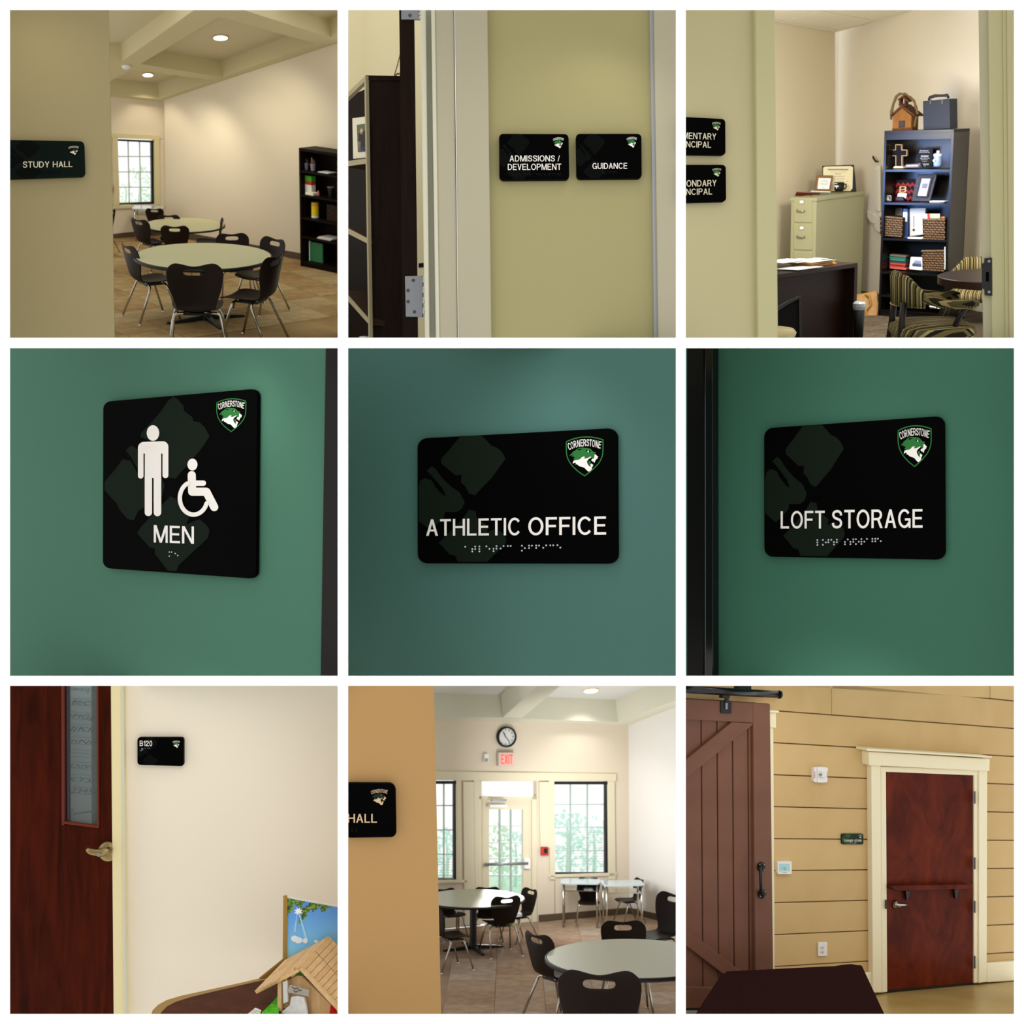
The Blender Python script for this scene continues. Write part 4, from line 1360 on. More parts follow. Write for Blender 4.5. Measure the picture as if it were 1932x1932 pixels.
for q in ([(115, 1284), (120, 1284), (121, 1557), (116, 1557)], [(181.5, 1284), (185, 1284), (186.5, 1562), (183, 1562)], [(116, 1549), (186, 1558), (186.5, 1563), (116, 1554)]):
    slab('glazing_bead', q, pd.off(.02), .04, M['cherry_l'], dr, bevel=.006)
slab('inner_reveal', [(120, 1284), (128.5, 1284), (130, 1553), (121, 1552)], pd.off(-.02), .06, mat('black_cherry', '241218', .2, .5), dr, bevel=.012)
slab('glass_pane', [(127, 1284), (184, 1284), (184.5, 1560), (129, 1554)], pd.off(-.04), .008, mat('door_glass', 'e4ecec', .05, .4, alpha=.08), dr)
rs = pd.off(.02)
MB().lathe(pd.hit(205, 1606), pd.n, [(.085, 0), (.085, .02), (.07, .035), (.03, .04)], 28).build('rosette', M['brass'], dr, smooth=True)
lv = rs.off(.10)
MB().tube([pd.hit(207, 1605), lv.hit(204, 1605), lv.hit(198, 1607), lv.hit(190, 1609), lv.hit(178, 1608), lv.hit(170, 1606.5), lv.hit(165.5, 1604), rs.off(.06).hit(166, 1600)],
          [.034, .033, .033, .032, .028, .026, .022, .015], 12, .75).build('lever', M['brass'], dr, smooth=True)
MB().lathe(lv.hit(189, 1611), pd.n, [(.016, .02), (.016, .034), (.008, .036)], 12).build('key_cylinder', M['steel'], dr)
# handwriting chart behind the glass
pc_ = pd.off(-.35)
t = thing('handwriting_chart', 'handwriting alphabet chart on ruled lines behind the door glass', 'chart', pc_.hit(160, 1556))
slab('sheet', [(112, 1280), (172, 1280), (172, 1566), (112, 1566)], pc_, .01, mat('chart_paper', 'b4bdc2', .7, .1), t)
slab('sheet_side_strip', [(170, 1280), (196, 1280), (196, 1570), (170, 1570)], pc_.off(-.02), .01, mat('grey_board', '5f6256', .7, .1), t)  # grey strip along the right side of the sheet
pq = pc_.off(.006)
rows = [('andwriting Pap', 1302, 9, False), ('aBbCc', 1328, 9, True), ('eFfGg', 1354, 9, True), ('iJjKk', 1377, 9, True), ('mNn', 1401, 8, True),
        ('oQqRr', 1425, 9, True), ('tUuVv', 1448, 9, True), ('xYy', 1472, 8, True), ('123456', 1495, 10, True)]
ink = mat('chart_ink', '14181a', .6, .1)
rule = mat('chart_rule', '7d6a48', .6, .1)
hb = MB()
lines = []
for s_, y, h, ruled in rows:
    vs, fs = hand_shape(s_)
    wd = 60 if len(s_) > 5 else 54
    hb.add([pq.hit(126 + wd * x, y + x * 4 - h * yy) for x, yy in vs], fs)
    if ruled:
        for dy in (1, -6, -12):
            lines += [[(112, y + dy - 1), (196, y + dy + 4.4), (196, y + dy + 5.1), (112, y + dy - .3)]]
hb.build('handwriting', ink, t, flip=False)
flat('ruled_lines', lines, pq, rule, t)
flat('green_band', [[(138, 1534), (184, 1528), (184, 1531), (138, 1537)]], pq, mat('chart_green', '55733a', .6, .1), t)
flat('drawn_table', [[(128, 1528), (139, 1526), (138, 1530), (129, 1532)], [(129, 1532), (135, 1531), (135, 1536), (129, 1537)]], pq, mat('chart_olive', '8c9272', .6, .1), t)
Z = lambda *p: zq(240, 1370, 14.86, *p)
sign('small black B120 room sign on cream wall', Z((285, 316), (1578, 316), (1578, 1126), (285, 1084)), pw, [('B120', Z((350, 405), (700, 408), (700, 564), (350, 558)))],
     Z((1262, 388), (1490, 392), (1490, 640), (1262, 632)), r=5.5, thick=.04, camo='camo_dim',
     br=[('#bac', *Z((385, 658))[0], *Z((600, 652))[0], 5, 'braille')], outline=False)
lamp('SPOT', 'lamp_g', at(330, 1284, 10.3), at(330, 1600, 11.6), 9, (1, .96, .88), .06, 120, .9)
# round table with the model house
M['table_wood'] = mat('walnut_laminate', '3a1a0c', 0.4, 0.08, wood=((4, 4, 40), '5a2e1a'))
tp = plane3(at(290, 1912, 10.7), at(640, 1912, 10.7), at(530, 1836, 11.35))
t = thing('round_table', 'walnut table with tan edge under the model house', 'table', tp.hit(480, 1900))
out = [(282, 1924), (288, 1906), (298, 1896), (314, 1887), (340, 1879), (400, 1866), (460, 1853), (510, 1841), (570, 1828), (640, 1814), (646, 1924)]
inn = [(302, 1924), (304, 1910), (316, 1898), (332, 1890), (360, 1881), (410, 1869), (460, 1857.5), (510, 1846), (570, 1833), (640, 1819), (646, 1924)]
slab('edge_band', out, tp, .05, mat('tan_edge', 'a5824a', .5, .3), t)
slab('tabletop', inn, tp.off(.004), .004, M['table_wood'], t)
MB().lathe(tp.hit(560, 1920) - V((0, 0, .06)), (0, 0, -1), [(.06, 0), (.06, .6)], 14).build('column', M['black_metal'], t)
# landscape backdrop
pbk = yaw_plane(590, 1760, 11.05, -12)
t = thing('backdrop_board', 'foam board with printed sky, leaves and sunburst behind the model house', 'board', pbk.hit(590, 1830))
MB().prism([pbk.off(-.004).hit(*p) for p in ((541.5, 1693), (646, 1711), (646, 1850), (536, 1836))], -pbk.n * .03).build('board', M['paper'], t)
slab('tan_side', [(535, 1693), (542, 1692), (541, 1812), (534, 1814)], pbk.off(.02), .05, mat('cardboard_tan', 'a5803f', .7, .1), t)
slab('tan_base', [(489, 1848), (535, 1811), (541, 1812), (505, 1846)], pbk.off(.02), .04, mat('cardboard_brown', '8a6530', .7, .1), t)
sky = bpy.data.materials.new('landscape_print')
sky.use_nodes = True
N, L = sky.node_tree.nodes, sky.node_tree.links
tc_ = N.new('ShaderNodeTexCoord')
sp = N.new('ShaderNodeSeparateXYZ')
L.new(tc_.outputs['Generated'], sp.inputs[0])
rp = N.new('ShaderNodeValToRGB')
while len(rp.color_ramp.elements) < 6:
    rp.color_ramp.elements.new(.5)
for i, (p_, c) in enumerate(((0, '3f8a30'), (.16, '5fae3c'), (.2, '2f5a30'), (.27, 'b4d6c8'), (.42, '86d0fa'), (1.0, '3f84ea'))):
    rp.color_ramp.elements[i].position = p_
    rp.color_ramp.elements[i].color = lin(c)
L.new(sp.outputs[2], rp.inputs[0])
nz = N.new('ShaderNodeTexNoise')
nz.inputs['Scale'].default_value = 9
nz.inputs['Detail'].default_value = 4
L.new(tc_.outputs['Object'], nz.inputs['Vector'])
ad = N.new('ShaderNodeMath')
ad.operation = 'MULTIPLY_ADD'
ad.inputs[1].default_value = 1.1
L.new(sp.outputs[2], ad.inputs[2])
L.new(nz.outputs['Fac'], ad.inputs[0])
gt = N.new('ShaderNodeMath')
gt.operation = 'GREATER_THAN'
gt.inputs[1].default_value = 1.42
L.new(ad.outputs[0], gt.inputs[0])
nz2 = N.new('ShaderNodeTexNoise')
nz2.inputs['Scale'].default_value = 60
L.new(tc_.outputs['Object'], nz2.inputs['Vector'])
rl = N.new('ShaderNodeValToRGB')
rl.color_ramp.elements[0].color, rl.color_ramp.elements[1].color = lin('1e3a14'), lin('7fae2e')
rl.color_ramp.elements[0].position, rl.color_ramp.elements[1].position = .35, .65
L.new(nz2.outputs['Fac'], rl.inputs[0])
mx = N.new('ShaderNodeMixRGB')
L.new(gt.outputs[0], mx.inputs[0])
L.new(rp.outputs[0], mx.inputs[1])
L.new(rl.outputs[0], mx.inputs[2])
L.new(mx.outputs[0], N['Principled BSDF'].inputs['Base Color'])
N['Principled BSDF'].inputs['Roughness'].default_value = .5
slab('print', [(542.5, 1695), (646, 1714), (646, 1850), (541, 1836)], pbk.off(.004), .004, sky, t)
pk = pbk.off(.008)
star = [(563 + (9 if k % 2 else 4.5) * math.cos(k * math.pi / 8), 1720 + (9 if k % 2 else 4.5) * math.sin(k * math.pi / 8)) for k in range(16)]
white = mat('print_pure_white', 'ffffff', .6, .1)
flat('sunburst', [star], pk, white, t)
flat('cloud', [ellipse(556, 1771, 7, 6, 14), ellipse(563, 1774, 8, 6, 14), ellipse(576, 1775, 5, 5, 12), ellipse(596, 1776, 4, 3, 12)], pk.off(.001), mat('cloud_white', 'eef4f4', .6, .1), t)
flat('sun_ray', [[(563, 1722), (565, 1722), (581, 1772), (575, 1772)], [(560, 1724), (561, 1724), (558, 1758), (554, 1758)]], pk, mat('ray_blue', 'a4dafa', .6, .1), t)
# stick-built model house
M['stick'] = [mat('craft_stick_%d' % i, c, .6, .2, wood=((20, 20, 6), d)) for i, (c, d) in
              enumerate((('d9b380', 'c79e68'), ('cfa670', 'dfba8a'), ('e0be92', 'd0a870'), ('c9a06a', 'd6b27c')))]
hs = thing('model_house', 'model house built of craft sticks with a steep gabled roof', 'model house', tp.hit(585, 1920))
rf, rb_ = at(565, 1825, 10.75), at(620.6, 1766, 10.98)
le_f, le_b = at(481, 1869, 10.72), at(536, 1812, 10.95)
re_f, re_b = at(650, 1916, 10.55), at(700, 1850, 10.8)
def between(a, b, c, d, u, v):
    return (a * (1 - u) + b * u) * (1 - v) + (c * (1 - u) + d * u) * v

def clip_x(q, xm):
    out = []
    for a, b_ in zip(q, q[1:] + q[:1]):
        if a[0] <= xm:
            out.append(a)
        if (a[0] <= xm) != (b_[0] <= xm):
            t_ = (xm - a[0]) / (b_[0] - a[0])
            out.append((xm, a[1] + (b_[1] - a[1]) * t_))
    return out


for (a, b_, c, d), rp_, n in ((((565, 1825), (620.6, 1766), (481, 1869), (536, 1812)), plane3(rf, rb_, le_f), 6), (((565, 1825), (620.6, 1766), (650, 1916), (705, 1857)), plane3(rf, rb_, re_f), 11)):
    a, b_, c, d = V(a), V(b_), V(c), V(d)
    for k in range(n):
        v0, v1 = k / n + .004, (k + 1) / n - .004
        for h0, h1 in ((0, .52), (.53, 1.0)):
            e = clip_x([tuple(between(a, b_, c, d, h, v)) for h, v in ((h0, v0), (h1, v0), (h1, v1), (h0, v1))], 646)
            if len(e) > 2:
                slab('roof_stick', e, rp_.off(rnd.uniform(0, .006)), .015, rnd.choice(M['stick']), hs)
pg_ = plane3(at(531, 1850, 10.78), at(531, 1912, 10.74), at(637, 1900, 10.6))
for x in range(533, 646, 9):
    def gy(x_):
        return 1838 + (x_ - 565) * (.98 if x_ > 565 else -.55)
    slab('wall_stick', [(x, gy(x)), (x + 8.8, gy(x + 8.8)), (x + 8.8, 1924), (x, 1924)], pg_.off(-.03), .02, M['stick'][(x // 9) % 4], hs)
slab('corner_post', [(524, 1849), (531, 1847), (531, 1924), (523, 1924)], pg_.off(.02), .03, M['stick'][2], hs)
slab('gable_trim', [(547, 1829), (554, 1826), (555, 1840), (550, 1844)], pg_.off(.03), .03, M['stick'][2], hs)
slab('barge_board', [(480, 1869), (562, 1828), (565, 1833), (484, 1875)], pg_.off(.05), .03, M['stick'][1], hs)
slab('barge_board', [(563, 1828), (570, 1826), (646, 1906), (646, 1917), (600, 1868)], pg_.off(.06), .03, M['stick'][2], hs)
tg = slab('name_tag', [(547, 1858), (583, 1868), (582, 1880), (541, 1872)], pg_.off(.05), .008, mat('grey_tag', 'a8a196', .7, .1), hs)
flat('tag_writing', stroke([(551, 1862), (556, 1866), (560, 1864), (565, 1869), (569, 1868)], 1.2, 5) + stroke([(554, 1869), (558, 1872), (562, 1870)], 1.2, 5), pg_.off(.053), ink, tg)
slab('white_curtain', [(533, 1852), (542, 1850), (543, 1890), (534, 1894)], pg_.off(.03), .02, mat('white_fabric', 'dadada', .9, .05), hs, bevel=.004)
slab('white_bundle', [(549, 1881), (560, 1879), (573, 1881), (576, 1894), (579, 1912), (577, 1924), (528, 1924), (532, 1908), (546, 1897)], pg_.off(.04), .03, mat('white_quilt', 'd2d2d0', .9, .05, noise=(25, 'e4e4e0')), hs, bevel=.006)
slab('red_curtain', [(624, 1896), (629, 1898), (634, 1924), (620, 1924)], pg_.off(.02), .03, mat('red_felt', 'b01414', .8, .1), hs)
slab('yellow_strip', [(537, 1845), (541, 1844), (541, 1857), (537, 1858)], pg_.off(.02), .01, mat('yellow_card', 'd8c01c', .6, .1), hs)
t = thing('felt_lawn', 'bright green felt lawn beside the model house', 'felt', tp.hit(508, 1905))
slab('felt', [(485, 1924), (496, 1908), (512, 1893), (525, 1878), (526, 1924)], tp.off(.03), .02, mat('green_felt', '38a818', .9, .05, noise=(40, '6fc23a')), t)
t = thing('note_card', 'lined white note card on the walnut table', 'card', tp.hit(478, 1910))
slab('card', [(466, 1914), (482, 1901), (493, 1906), (486, 1924), (466, 1924)], tp.off(.02), .01, M['paper'], t)
flat('printed_lines', [[(470 + k * 2, 1912 - k * 2), (484 + k * 2, 1916 - k * 2), (484 + k * 2, 1916.5 - k * 2), (470 + k * 2, 1912.5 - k * 2)] for k in range(5)], tp.off(.022), rule, t)

# ================================================================ panel: corner store door and barn door
M['plank'] = [mat('tan_plank_%d' % i, c, .7, .15, noise=(3, d)) for i, (c, d) in enumerate((('cdae7a', 'c7a773'), ('d0b17d', 'caab77'), ('cbac79', 'c4a470')))]
M['ivory'] = mat('ivory_paint', 'f0e6c4', .5, .3)
M['barn'] = mat('barn_brown', '6a4433', .45, .3, noise=(3, '734c3a'))
M['groove'] = mat('groove_brown', '3a1d10', .8, .1)
M['mahogany'] = mat('mahogany', '3c1006', .35, .08, wood=((3.5, 3.5, 2.2), '742a10'))
M['concrete'] = mat('polished_tan_floor', 'a68a4e', .35, .3, noise=(1.6, 'b79c62'))
pw = yaw_plane(1603, 1600, 12.35, -30)
wl9 = thing('wall_back', 'tan plank wall round the corner store door', 'wall', pw.hit(1603, 1850), kind='structure')
slab('backing', [(1284, 1282), (1924, 1282), (1924, 1870), (1284, 1900)], pw.off(-.03), .05, mat('plank_gap', 'a08a60', .9, .05), wl9)


def yl(i):
    return (1341 + 60.4 * i) if i >= 0 else 1341 + 64 * i


def yr(i):
    return (1374.5 + 52.8 * i) if i >= 0 else 1374.5 + 52 * i


def yat(i, x):
    return yl(i) + (yr(i) - yl(i)) * (x - 1462) / 450.0


for i in range(-2, 9):
    cuts = {-1: [1284, 1569, 1924], -2: [1284, 1868, 1924]}.get(i, [1284, 1924])
    for x0, x1 in zip(cuts, cuts[1:]):
        x1 = x1 if x1 < 1924 else 1980
        e = [(x0 + .5, max(1281, yat(i, x0) + 1)), (x1 - .5, max(1281, yat(i, x1) + 1)), (x1 - .5, max(1282, yat(i + 1, x1) - 1)), (x0 + .5, max(1282, yat(i + 1, x0) - 1))]
        slab('plank', e, pw, .03, M['plank'][i % 3], wl9, bevel=.004)
# floor
f3 = plane3(pw.hit(1674, 1873), pw.hit(1838, 1857), at(1750, 1960, 10.6))
tag(MB().prism([f3.hit(*p) for p in ((1290, 1905), (1674, 1869), (1924, 1846), (1924, 1960), (1290, 1960))], -f3.n * .06).build('floor', M['concrete']), 'polished tan concrete floor below the corner store door', 'floor', kind='structure')
tag(slab('baseboard_right', [(1862, 1818), (1924, 1813), (1924, 1850), (1862, 1854)], pw.off(.04), .04, M['ivory'], bevel=.008), 'ivory baseboard right of the corner store door', 'baseboard', kind='structure')
tag(slab('baseboard_left', [(1600, 1838), (1646, 1835), (1647, 1873), (1600, 1878)], pw.off(.04), .04, M['ivory'], bevel=.008), 'ivory baseboard left of the corner store door', 'baseboard', kind='structure')
# door casing
tc = thing('trim_8', 'ivory casing with capped head round the corner store door', 'door frame', pw.hit(1660, 1870), kind='structure')
pcs = pw.off(.06)
for nm, q, d in (('casing_left', [(1644, 1441), (1662, 1441), (1664, 1873), (1647, 1873)], 0), ('jamb_left', [(1662, 1446), (1672, 1448), (1674.5, 1872), (1664, 1873)], -.015),
                 ('jamb_head', [(1662, 1446), (1847, 1453), (1847, 1463.5), (1662, 1456)], -.012), ('jamb_right', [(1838, 1456), (1848, 1456), (1848, 1854), (1838, 1855)], -.015),
                 ('casing_right', [(1847, 1450), (1863, 1452), (1862, 1853), (1847, 1855)], 0), ('head_board', [(1639, 1418), (1868, 1432), (1867, 1455), (1640, 1444)], .03),
                 ('head_cap', [(1636, 1412), (1872, 1427), (1872, 1430), (1636, 1417)], .08)):
    slab(nm, q, pcs.off(d), .06 + max(0, d), M['ivory'], tc, bevel=.006)
dr = thing('door_4', 'mahogany dutch door with a small shelf and chrome lever', 'door', pw.hit(1756, 1860), kind='structure')
pd = pw.off(.03)
slab('upper_leaf', [(1672.5, 1456), (1838, 1463), (1838, 1669.5), (1673, 1672)], pd, .04, M['mahogany'], dr, bevel=.003)
slab('lower_leaf', [(1673.5, 1674), (1838, 1671), (1838, 1854), (1675, 1868)], pd, .04, M['mahogany'], dr, bevel=.003)
slab('door_gap', [(1675, 1868), (1838, 1854), (1838, 1857), (1675, 1872)], pd.off(-.02), .03, M['black_metal'], dr)
sh = pw.off(.11)
slab('shelf', [(1683, 1672), (1690, 1671), (1831, 1669), (1835, 1670), (1834, 1675), (1829, 1677), (1695, 1681), (1686, 1679)], sh, .08, M['mahogany'], dr, bevel=.006)
for x, y in ((1712, 1681), (1804, 1678)):
    slab('bracket', [(x - 3, y), (x + 6, y), (x + 5, y + 2), (x + 1, y + 18), (x - 1, y + 18), (x - 3, y + 2)], pw.off(.06), .02, M['black_metal'], dr)
MB().lathe(pd.hit(1688.5, 1706), pd.n, [(.036, 0), (.036, .015), (.028, .024), (.016, .03), (.016, .055)], 24).build('rosette', M['chrome'], dr, smooth=True)
lq = pd.off(.06)
MB().tube([lq.hit(1688, 1706), lq.hit(1694, 1706.5), lq.hit(1704, 1707), lq.hit(1711, 1706.5)], [.016, .014, .013, .009], 10, .7).build('lever', M['chrome'], dr, smooth=True)
slab('strike_plate', rect(1671.5, 1698, 1674, 1715), pcs.off(.005), .01, M['black_metal'], dr)
for y0, y1 in ((1493, 1516), (1618, 1640), (1700, 1722), (1804, 1827)):
    hg = slab('hinge', rect(1838, y0, 1841.5, y1), pcs.off(.006), .005, M['black_metal'], dr)
    MB().tube([pcs.off(.02).hit(1839.5, y0), pcs.off(.02).hit(1839.5, y1)], .008, 8).build('hinge_pin', M['steel'], hg)
# sliding barn door
pb = pw.off(.14)
bd = thing('door_5', 'brown sliding barn door with diagonal braces and pipe handle', 'door', pb.hit(1370, 1900), kind='structure')
xs = [(1284, 1284), (1323, 1327), (1353, 1356.5), (1382, 1386), (1411.5, 1414.5), (1424, 1428)]
slab('board_backing', [(1284, 1317), (1428, 1326), (1432, 1912), (1284, 1905)], pb.off(-.03), .03, M['groove'], bd)
for (a0, a1), (b0, b1) in zip(xs, xs[1:]):
    slab('board', [(a0 + 1, 1340), (b0 - 1, 1340), (b1 - 1, 1900), (a1 + 1, 1900)], pb, .03, M['barn'], bd, bevel=.006)
pr = pb.off(.035)
for nm, q in (('stile', [(1421, 1326), (1453, 1328), (1460, 1905), (1426, 1905)]), ('top_rail', [(1284, 1318), (1421, 1326), (1421, 1364), (1284, 1357)]),
              ('diagonal_brace', [(1284, 1442), (1381, 1362.5), (1421, 1364.5), (1421.5, 1366.5), (1284, 1477)]), ('diagonal_brace', [(1284, 1742), (1396, 1832), (1426, 1857), (1426, 1890), (1365, 1838), (1284, 1776)]),
              ('bottom_rail', [(1284, 1861), (1426, 1866), (1426, 1908), (1284, 1902)])):
    slab(nm, q, pr, .033, M['barn'], bd, bevel=.005)
slab('bottom_gap', [(1284, 1902), (1325, 1901), (1325, 1906), (1284, 1907)], pr, .02, M['black_metal'], bd)
hd = pr.off(.002)
for x, y in ((1435.3, 1635), (1436.7, 1686)):
    MB().lathe(hd.hit(x, y), hd.n, [(.039, 0), (.039, .012), (.02, .016), (.015, .04)], 20).build('pipe_flange', M['black_metal'], bd)
    for k in range(4):
        a = math.pi / 4 + k * math.pi / 2
        MB().lathe(hd.hit(x + 6 * math.cos(a), y + 6 * math.sin(a)), hd.n, [(.006, .012), (.006, .017)], 8).build('flange_screw', M['steel'], bd)
MB().tube([hd.hit(1435.3, 1635), hd.off(.06).hit(1434.8, 1636), hd.off(.075).hit(1434.8, 1641), hd.off(.075).hit(1436, 1681), hd.off(.06).hit(1436.4, 1685), hd.hit(1436.7, 1686)], .013, 10).build('pipe_handle', M['black_metal'], bd, smooth=True)
hh = hd.off(.03)
hgr = slab('hanger_plate', rounded([(1360, 1321), (1380.5, 1322), (1380, 1346.5), (1360, 1346)], 2.5), hd.off(.008), .01, M['black_metal'], bd)
MB().tube([hd.off(.014).hit(1370.5, 1326), hd.off(.014).hit(1370.5, 1338)], .011, 8).build('hanger_bolt', M['steel'], hgr)
MB().tube([hd.off(.02).hit(1371, 1324), hd.off(.02).hit(1371, 1314)], .018, 8).build('hanger_strap', M['black_metal'], hgr)
slab('roller_housing', rect(1363.5, 1309.5, 1377.5, 1317.5), hd.off(.04), .05, M['black_metal'], hgr, bevel=.004)
rl_ = thing('barn_door_rail', 'black tubular track above the barn door', 'rail', pb.hit(1400, 1310))
MB().tube([pb.off(.07).hit(1284, 1300), pb.off(.07).hit(1469, 1310.5)], .031, 14).build('track', M['black_gloss'], rl_, smooth=True)
MB().lathe(pb.off(.07).hit(1470.5, 1310.5), (pb.off(.07).hit(1470, 1310) - pb.off(.07).hit(1400, 1306)), [(.034, -.01), (.034, .008)], 14).build('end_cap', M['black_metal'], rl_)
slab('wall_bracket', rect(1396, 1288, 1418, 1301), pw.off(.08), .08, M['black_metal'], rl_, bevel=.004)
tw = thing('trim_9', 'white casing strip showing behind the barn door edge', 'trim', pw.hit(1458, 1600), kind='structure')
slab('strip', [(1440, 1372), (1459, 1373), (1461.5, 1836), (1440, 1836)], pw.off(.05), .05, M['ivory'], tw)
slab('head_block', [(1440, 1344), (1464, 1345), (1464, 1373), (1440, 1372)], pw.off(.07), .07, M['ivory'], tw)
slab('cap', [(1440, 1340), (1469.5, 1341), (1469.5, 1344.5), (1440, 1344)], pw.off(.11), .11, M['ivory'], tw)
# small things on the plank wall
Z = lambda *p: zq(1520, 1430, 9.657, *p)
sign('small green to black CORNER STORE sign on tan planks', Z((658, 1380), (1052, 1382), (1052, 1576), (658, 1574)), pw, [('CORNER', Z((698, 1488), (868, 1488), (868, 1524), (698, 1524))), ('STORE', Z((888, 1488), (1020, 1488), (1020, 1524), (888, 1524)))],
     Z((960, 1395), (1032, 1395), (1032, 1470), (960, 1470)), r=3, thick=.012, gap=.003, m='sign_leaf', camo='sign_leaf_b', pats=PATTERN, green='sign_green', outline=False,
     br=[('corner store', *Z((800, 1545))[0], *Z((925, 1547))[0], 3, 'braille')])
t = thing('fire_strobe', 'white fire alarm strobe with red lettering on tan planks', 'strobe', pw.hit(1549, 1462))
Zs = lambda *p: zq(1520, 1430, 9.657, *p)
slab('housing', rounded(Zs((155, 168), (408, 172), (398, 446), (152, 444)), 3), pw.off(.035), .035, M['white_plastic'], t, bevel=.008)
slab('centre_body', rounded(Zs((222, 164), (345, 166), (340, 450), (218, 448)), 2), pw.off(.045), .04, M['white_plastic'], t, bevel=.008)
MB().lathe(pw.off(.042).hit(*Zs((282, 310))[0]), pw.n, [(.028, 0), (.028, .015), (.016, .03)], 20).build('lens', mat('strobe_lens', 'dfe6ea', .1, .6), t, smooth=True)
slab('flash_tube', rect(*Zs((262, 290))[0], *Zs((302, 322))[0]), pw.off(.074), .01, mat('flash_tube', '7d7464', .3, .5), t)
for x in (166, 391):
    flat('red_lettering', [rect(*Zs((x - 7, y))[0], *Zs((x + 7, y + h))[0]) for y, h in ((252, 18), (282, 10), (300, 14), (320, 18), (345, 18))], pw.off(.0355), M['red'], t)
t = thing('thermostat', 'white thermostat with pale blue screen beside the barn door', 'thermostat', pw.hit(1480, 1637))
Zt = lambda *p: zq(1440, 1600, 6.4385, *p)
slab('housing', rounded(Zt((174, 162), (346, 162), (346, 316), (176, 316)), 1.5), pw.off(.03), .03, M['white_plastic'], t, bevel=.006)
slab('screen', Zt((198, 192), (322, 190), (322, 280), (200, 282)), pw.off(.032), .004, mat('lcd_blue', '9cc4c8', .2, .4, emit=.15), t)
flat('screen_digits', [rect(*Zt((x, y))[0], *Zt((x + 9, y + 6))[0]) for x, y in ((234, 240), (248, 238), (262, 240), (256, 252), (264, 258))], pw.off(.0335), mat('lcd_ink', '4f7274', .5, .1), t)
flat('maker_mark', [rect(*Zt((236, 296))[0], *Zt((284, 300))[0])], pw.off(.0335), mat('grey_print', '8d8a86', .5, .1), t)
t = thing('wall_outlet', 'white double outlet low on the tan planks', 'outlet', pw.hit(1552, 1790))
slab('cover_plate', Zt((670, 1148), (781, 1146), (779, 1314), (668, 1316)), pw.off(.015), .015, M['white_plastic'], t, bevel=.004)
for cy in (1210, 1260):
    so = slab('socket', ellipse(*Zt((722, cy))[0], 3.8, 3.2, 18), pw.off(.019), .006, mat('socket_white', 'dad8d2', .4, .3), t)
    flat('slots', [rect(*Zt((x, cy - 9 + dy))[0], *Zt((x + wd, cy - 1 + dy))[0]) for x, wd, dy in ((709, 4, 0), (730, 4, 0), (718, 9, 12))], pw.off(.0195), M['black_plastic'], so)
# cloth covered table
tp = plane3(at(1371, 1833, 11.0), at(1625, 1822, 11.0), at(1490, 1930, 10.45))
M['cloth'] = mat('dark_brown_cloth', '23110f', .9, .05, noise=(120, '2c1614'))
tb = thing('cloth_table', 'table covered with a dark brown cloth before the plank wall', 'table', tp.hit(1490, 1900))
top = [(1371, 1833.5), (1440, 1830), (1520, 1826), (1575, 1823.5), (1590, 1821), (1606, 1819.5), (1616, 1821.5), (1625, 1822), (1648, 1872), (1676, 1932), (1302, 1932), (1330, 1888), (1357, 1847), (1364, 1838)]
slab('tablecloth', top, tp, .02, M['cloth'], tb)
# cloth hanging down the far and side edges
dn = -tp.n * .5
bq = MB()
pts = [tp.off(-.01).hit(*p) for p in top]
for a, b_ in zip(pts, pts[1:]):
    bq.add([a, b_, b_ + dn, a + dn], [(0, 1, 2, 3)])
bq.build('cloth_skirt', M['cloth'], tb, solid=.01, flip=False)
lamp('SPOT', 'lamp_h', at(1540, 1284, 10.3), at(1620, 1600, 12.2), 30, (1, .95, .85), .08, 110, .9)

# ================================================================ panel: principals' signs and the office behind
M['sage_wall'] = mat('sage_beige_wall', 'bdb48c', .8, .1, bump=(90, .06))
M['sage_trim'] = mat('sage_trim', 'bdb78c', .6, .2)
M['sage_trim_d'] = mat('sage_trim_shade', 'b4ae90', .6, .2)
M['p_wall_l'] = mat('office_wall_left', 'd2c6a8', .8, .1)
M['p_wall_r'] = mat('office_wall_right', 'dad0bb', .8, .1)
M['tile_ceiling'] = mat('ceiling_tile', 'e2dac4', .9, .05, noise=(80, 'dad2ba'))
M['case_black'] = mat('bookcase_black_brown', '0d0a09', .3, .28)
M['putty'] = mat('putty_metal', 'a5a27e', .45, .3)
M['walnut_d'] = mat('dark_walnut', '21130d', .45, .2, wood=((3, 3, 20), '2e1b12'))
R3 = Room(1603, 190, 1657, 595, 15.5, roll=1.6)
pf = yaw_plane(1380, 328, 10.95, -14)
tag(slab('wall_left', [(1284, 8), (1427, 8), (1432, 648), (1284, 648)], pf, .08, M['sage_wall']), 'sage beige wall carrying the two principal signs', 'wall', kind='structure')
tag(slab('trim_10', [(1425.5, 8), (1462.5, 8), (1469, 648), (1430.5, 648)], pf.off(.06), .1, M['sage_trim'], bevel=.012), 'sage door casing beside the principal signs', 'door frame', kind='structure')
Z = lambda *p: zq(1284, 200, 9.66, *p)
sign('upper black principal sign ending in MENTARY', Z((20, 196), (816, 238), (820, 897), (20, 884)), pf,
     [('MENTARY', Z((48, 478), (650, 502), (650, 612), (48, 600))), ('NCIPAL', Z((100, 640), (556, 648), (556, 762), (100, 752)))], Z((565, 275), (742, 282), (742, 470), (565, 462)), r=7,
     white='print_cream', camo='camo_dim', pattern=False, outline=False)
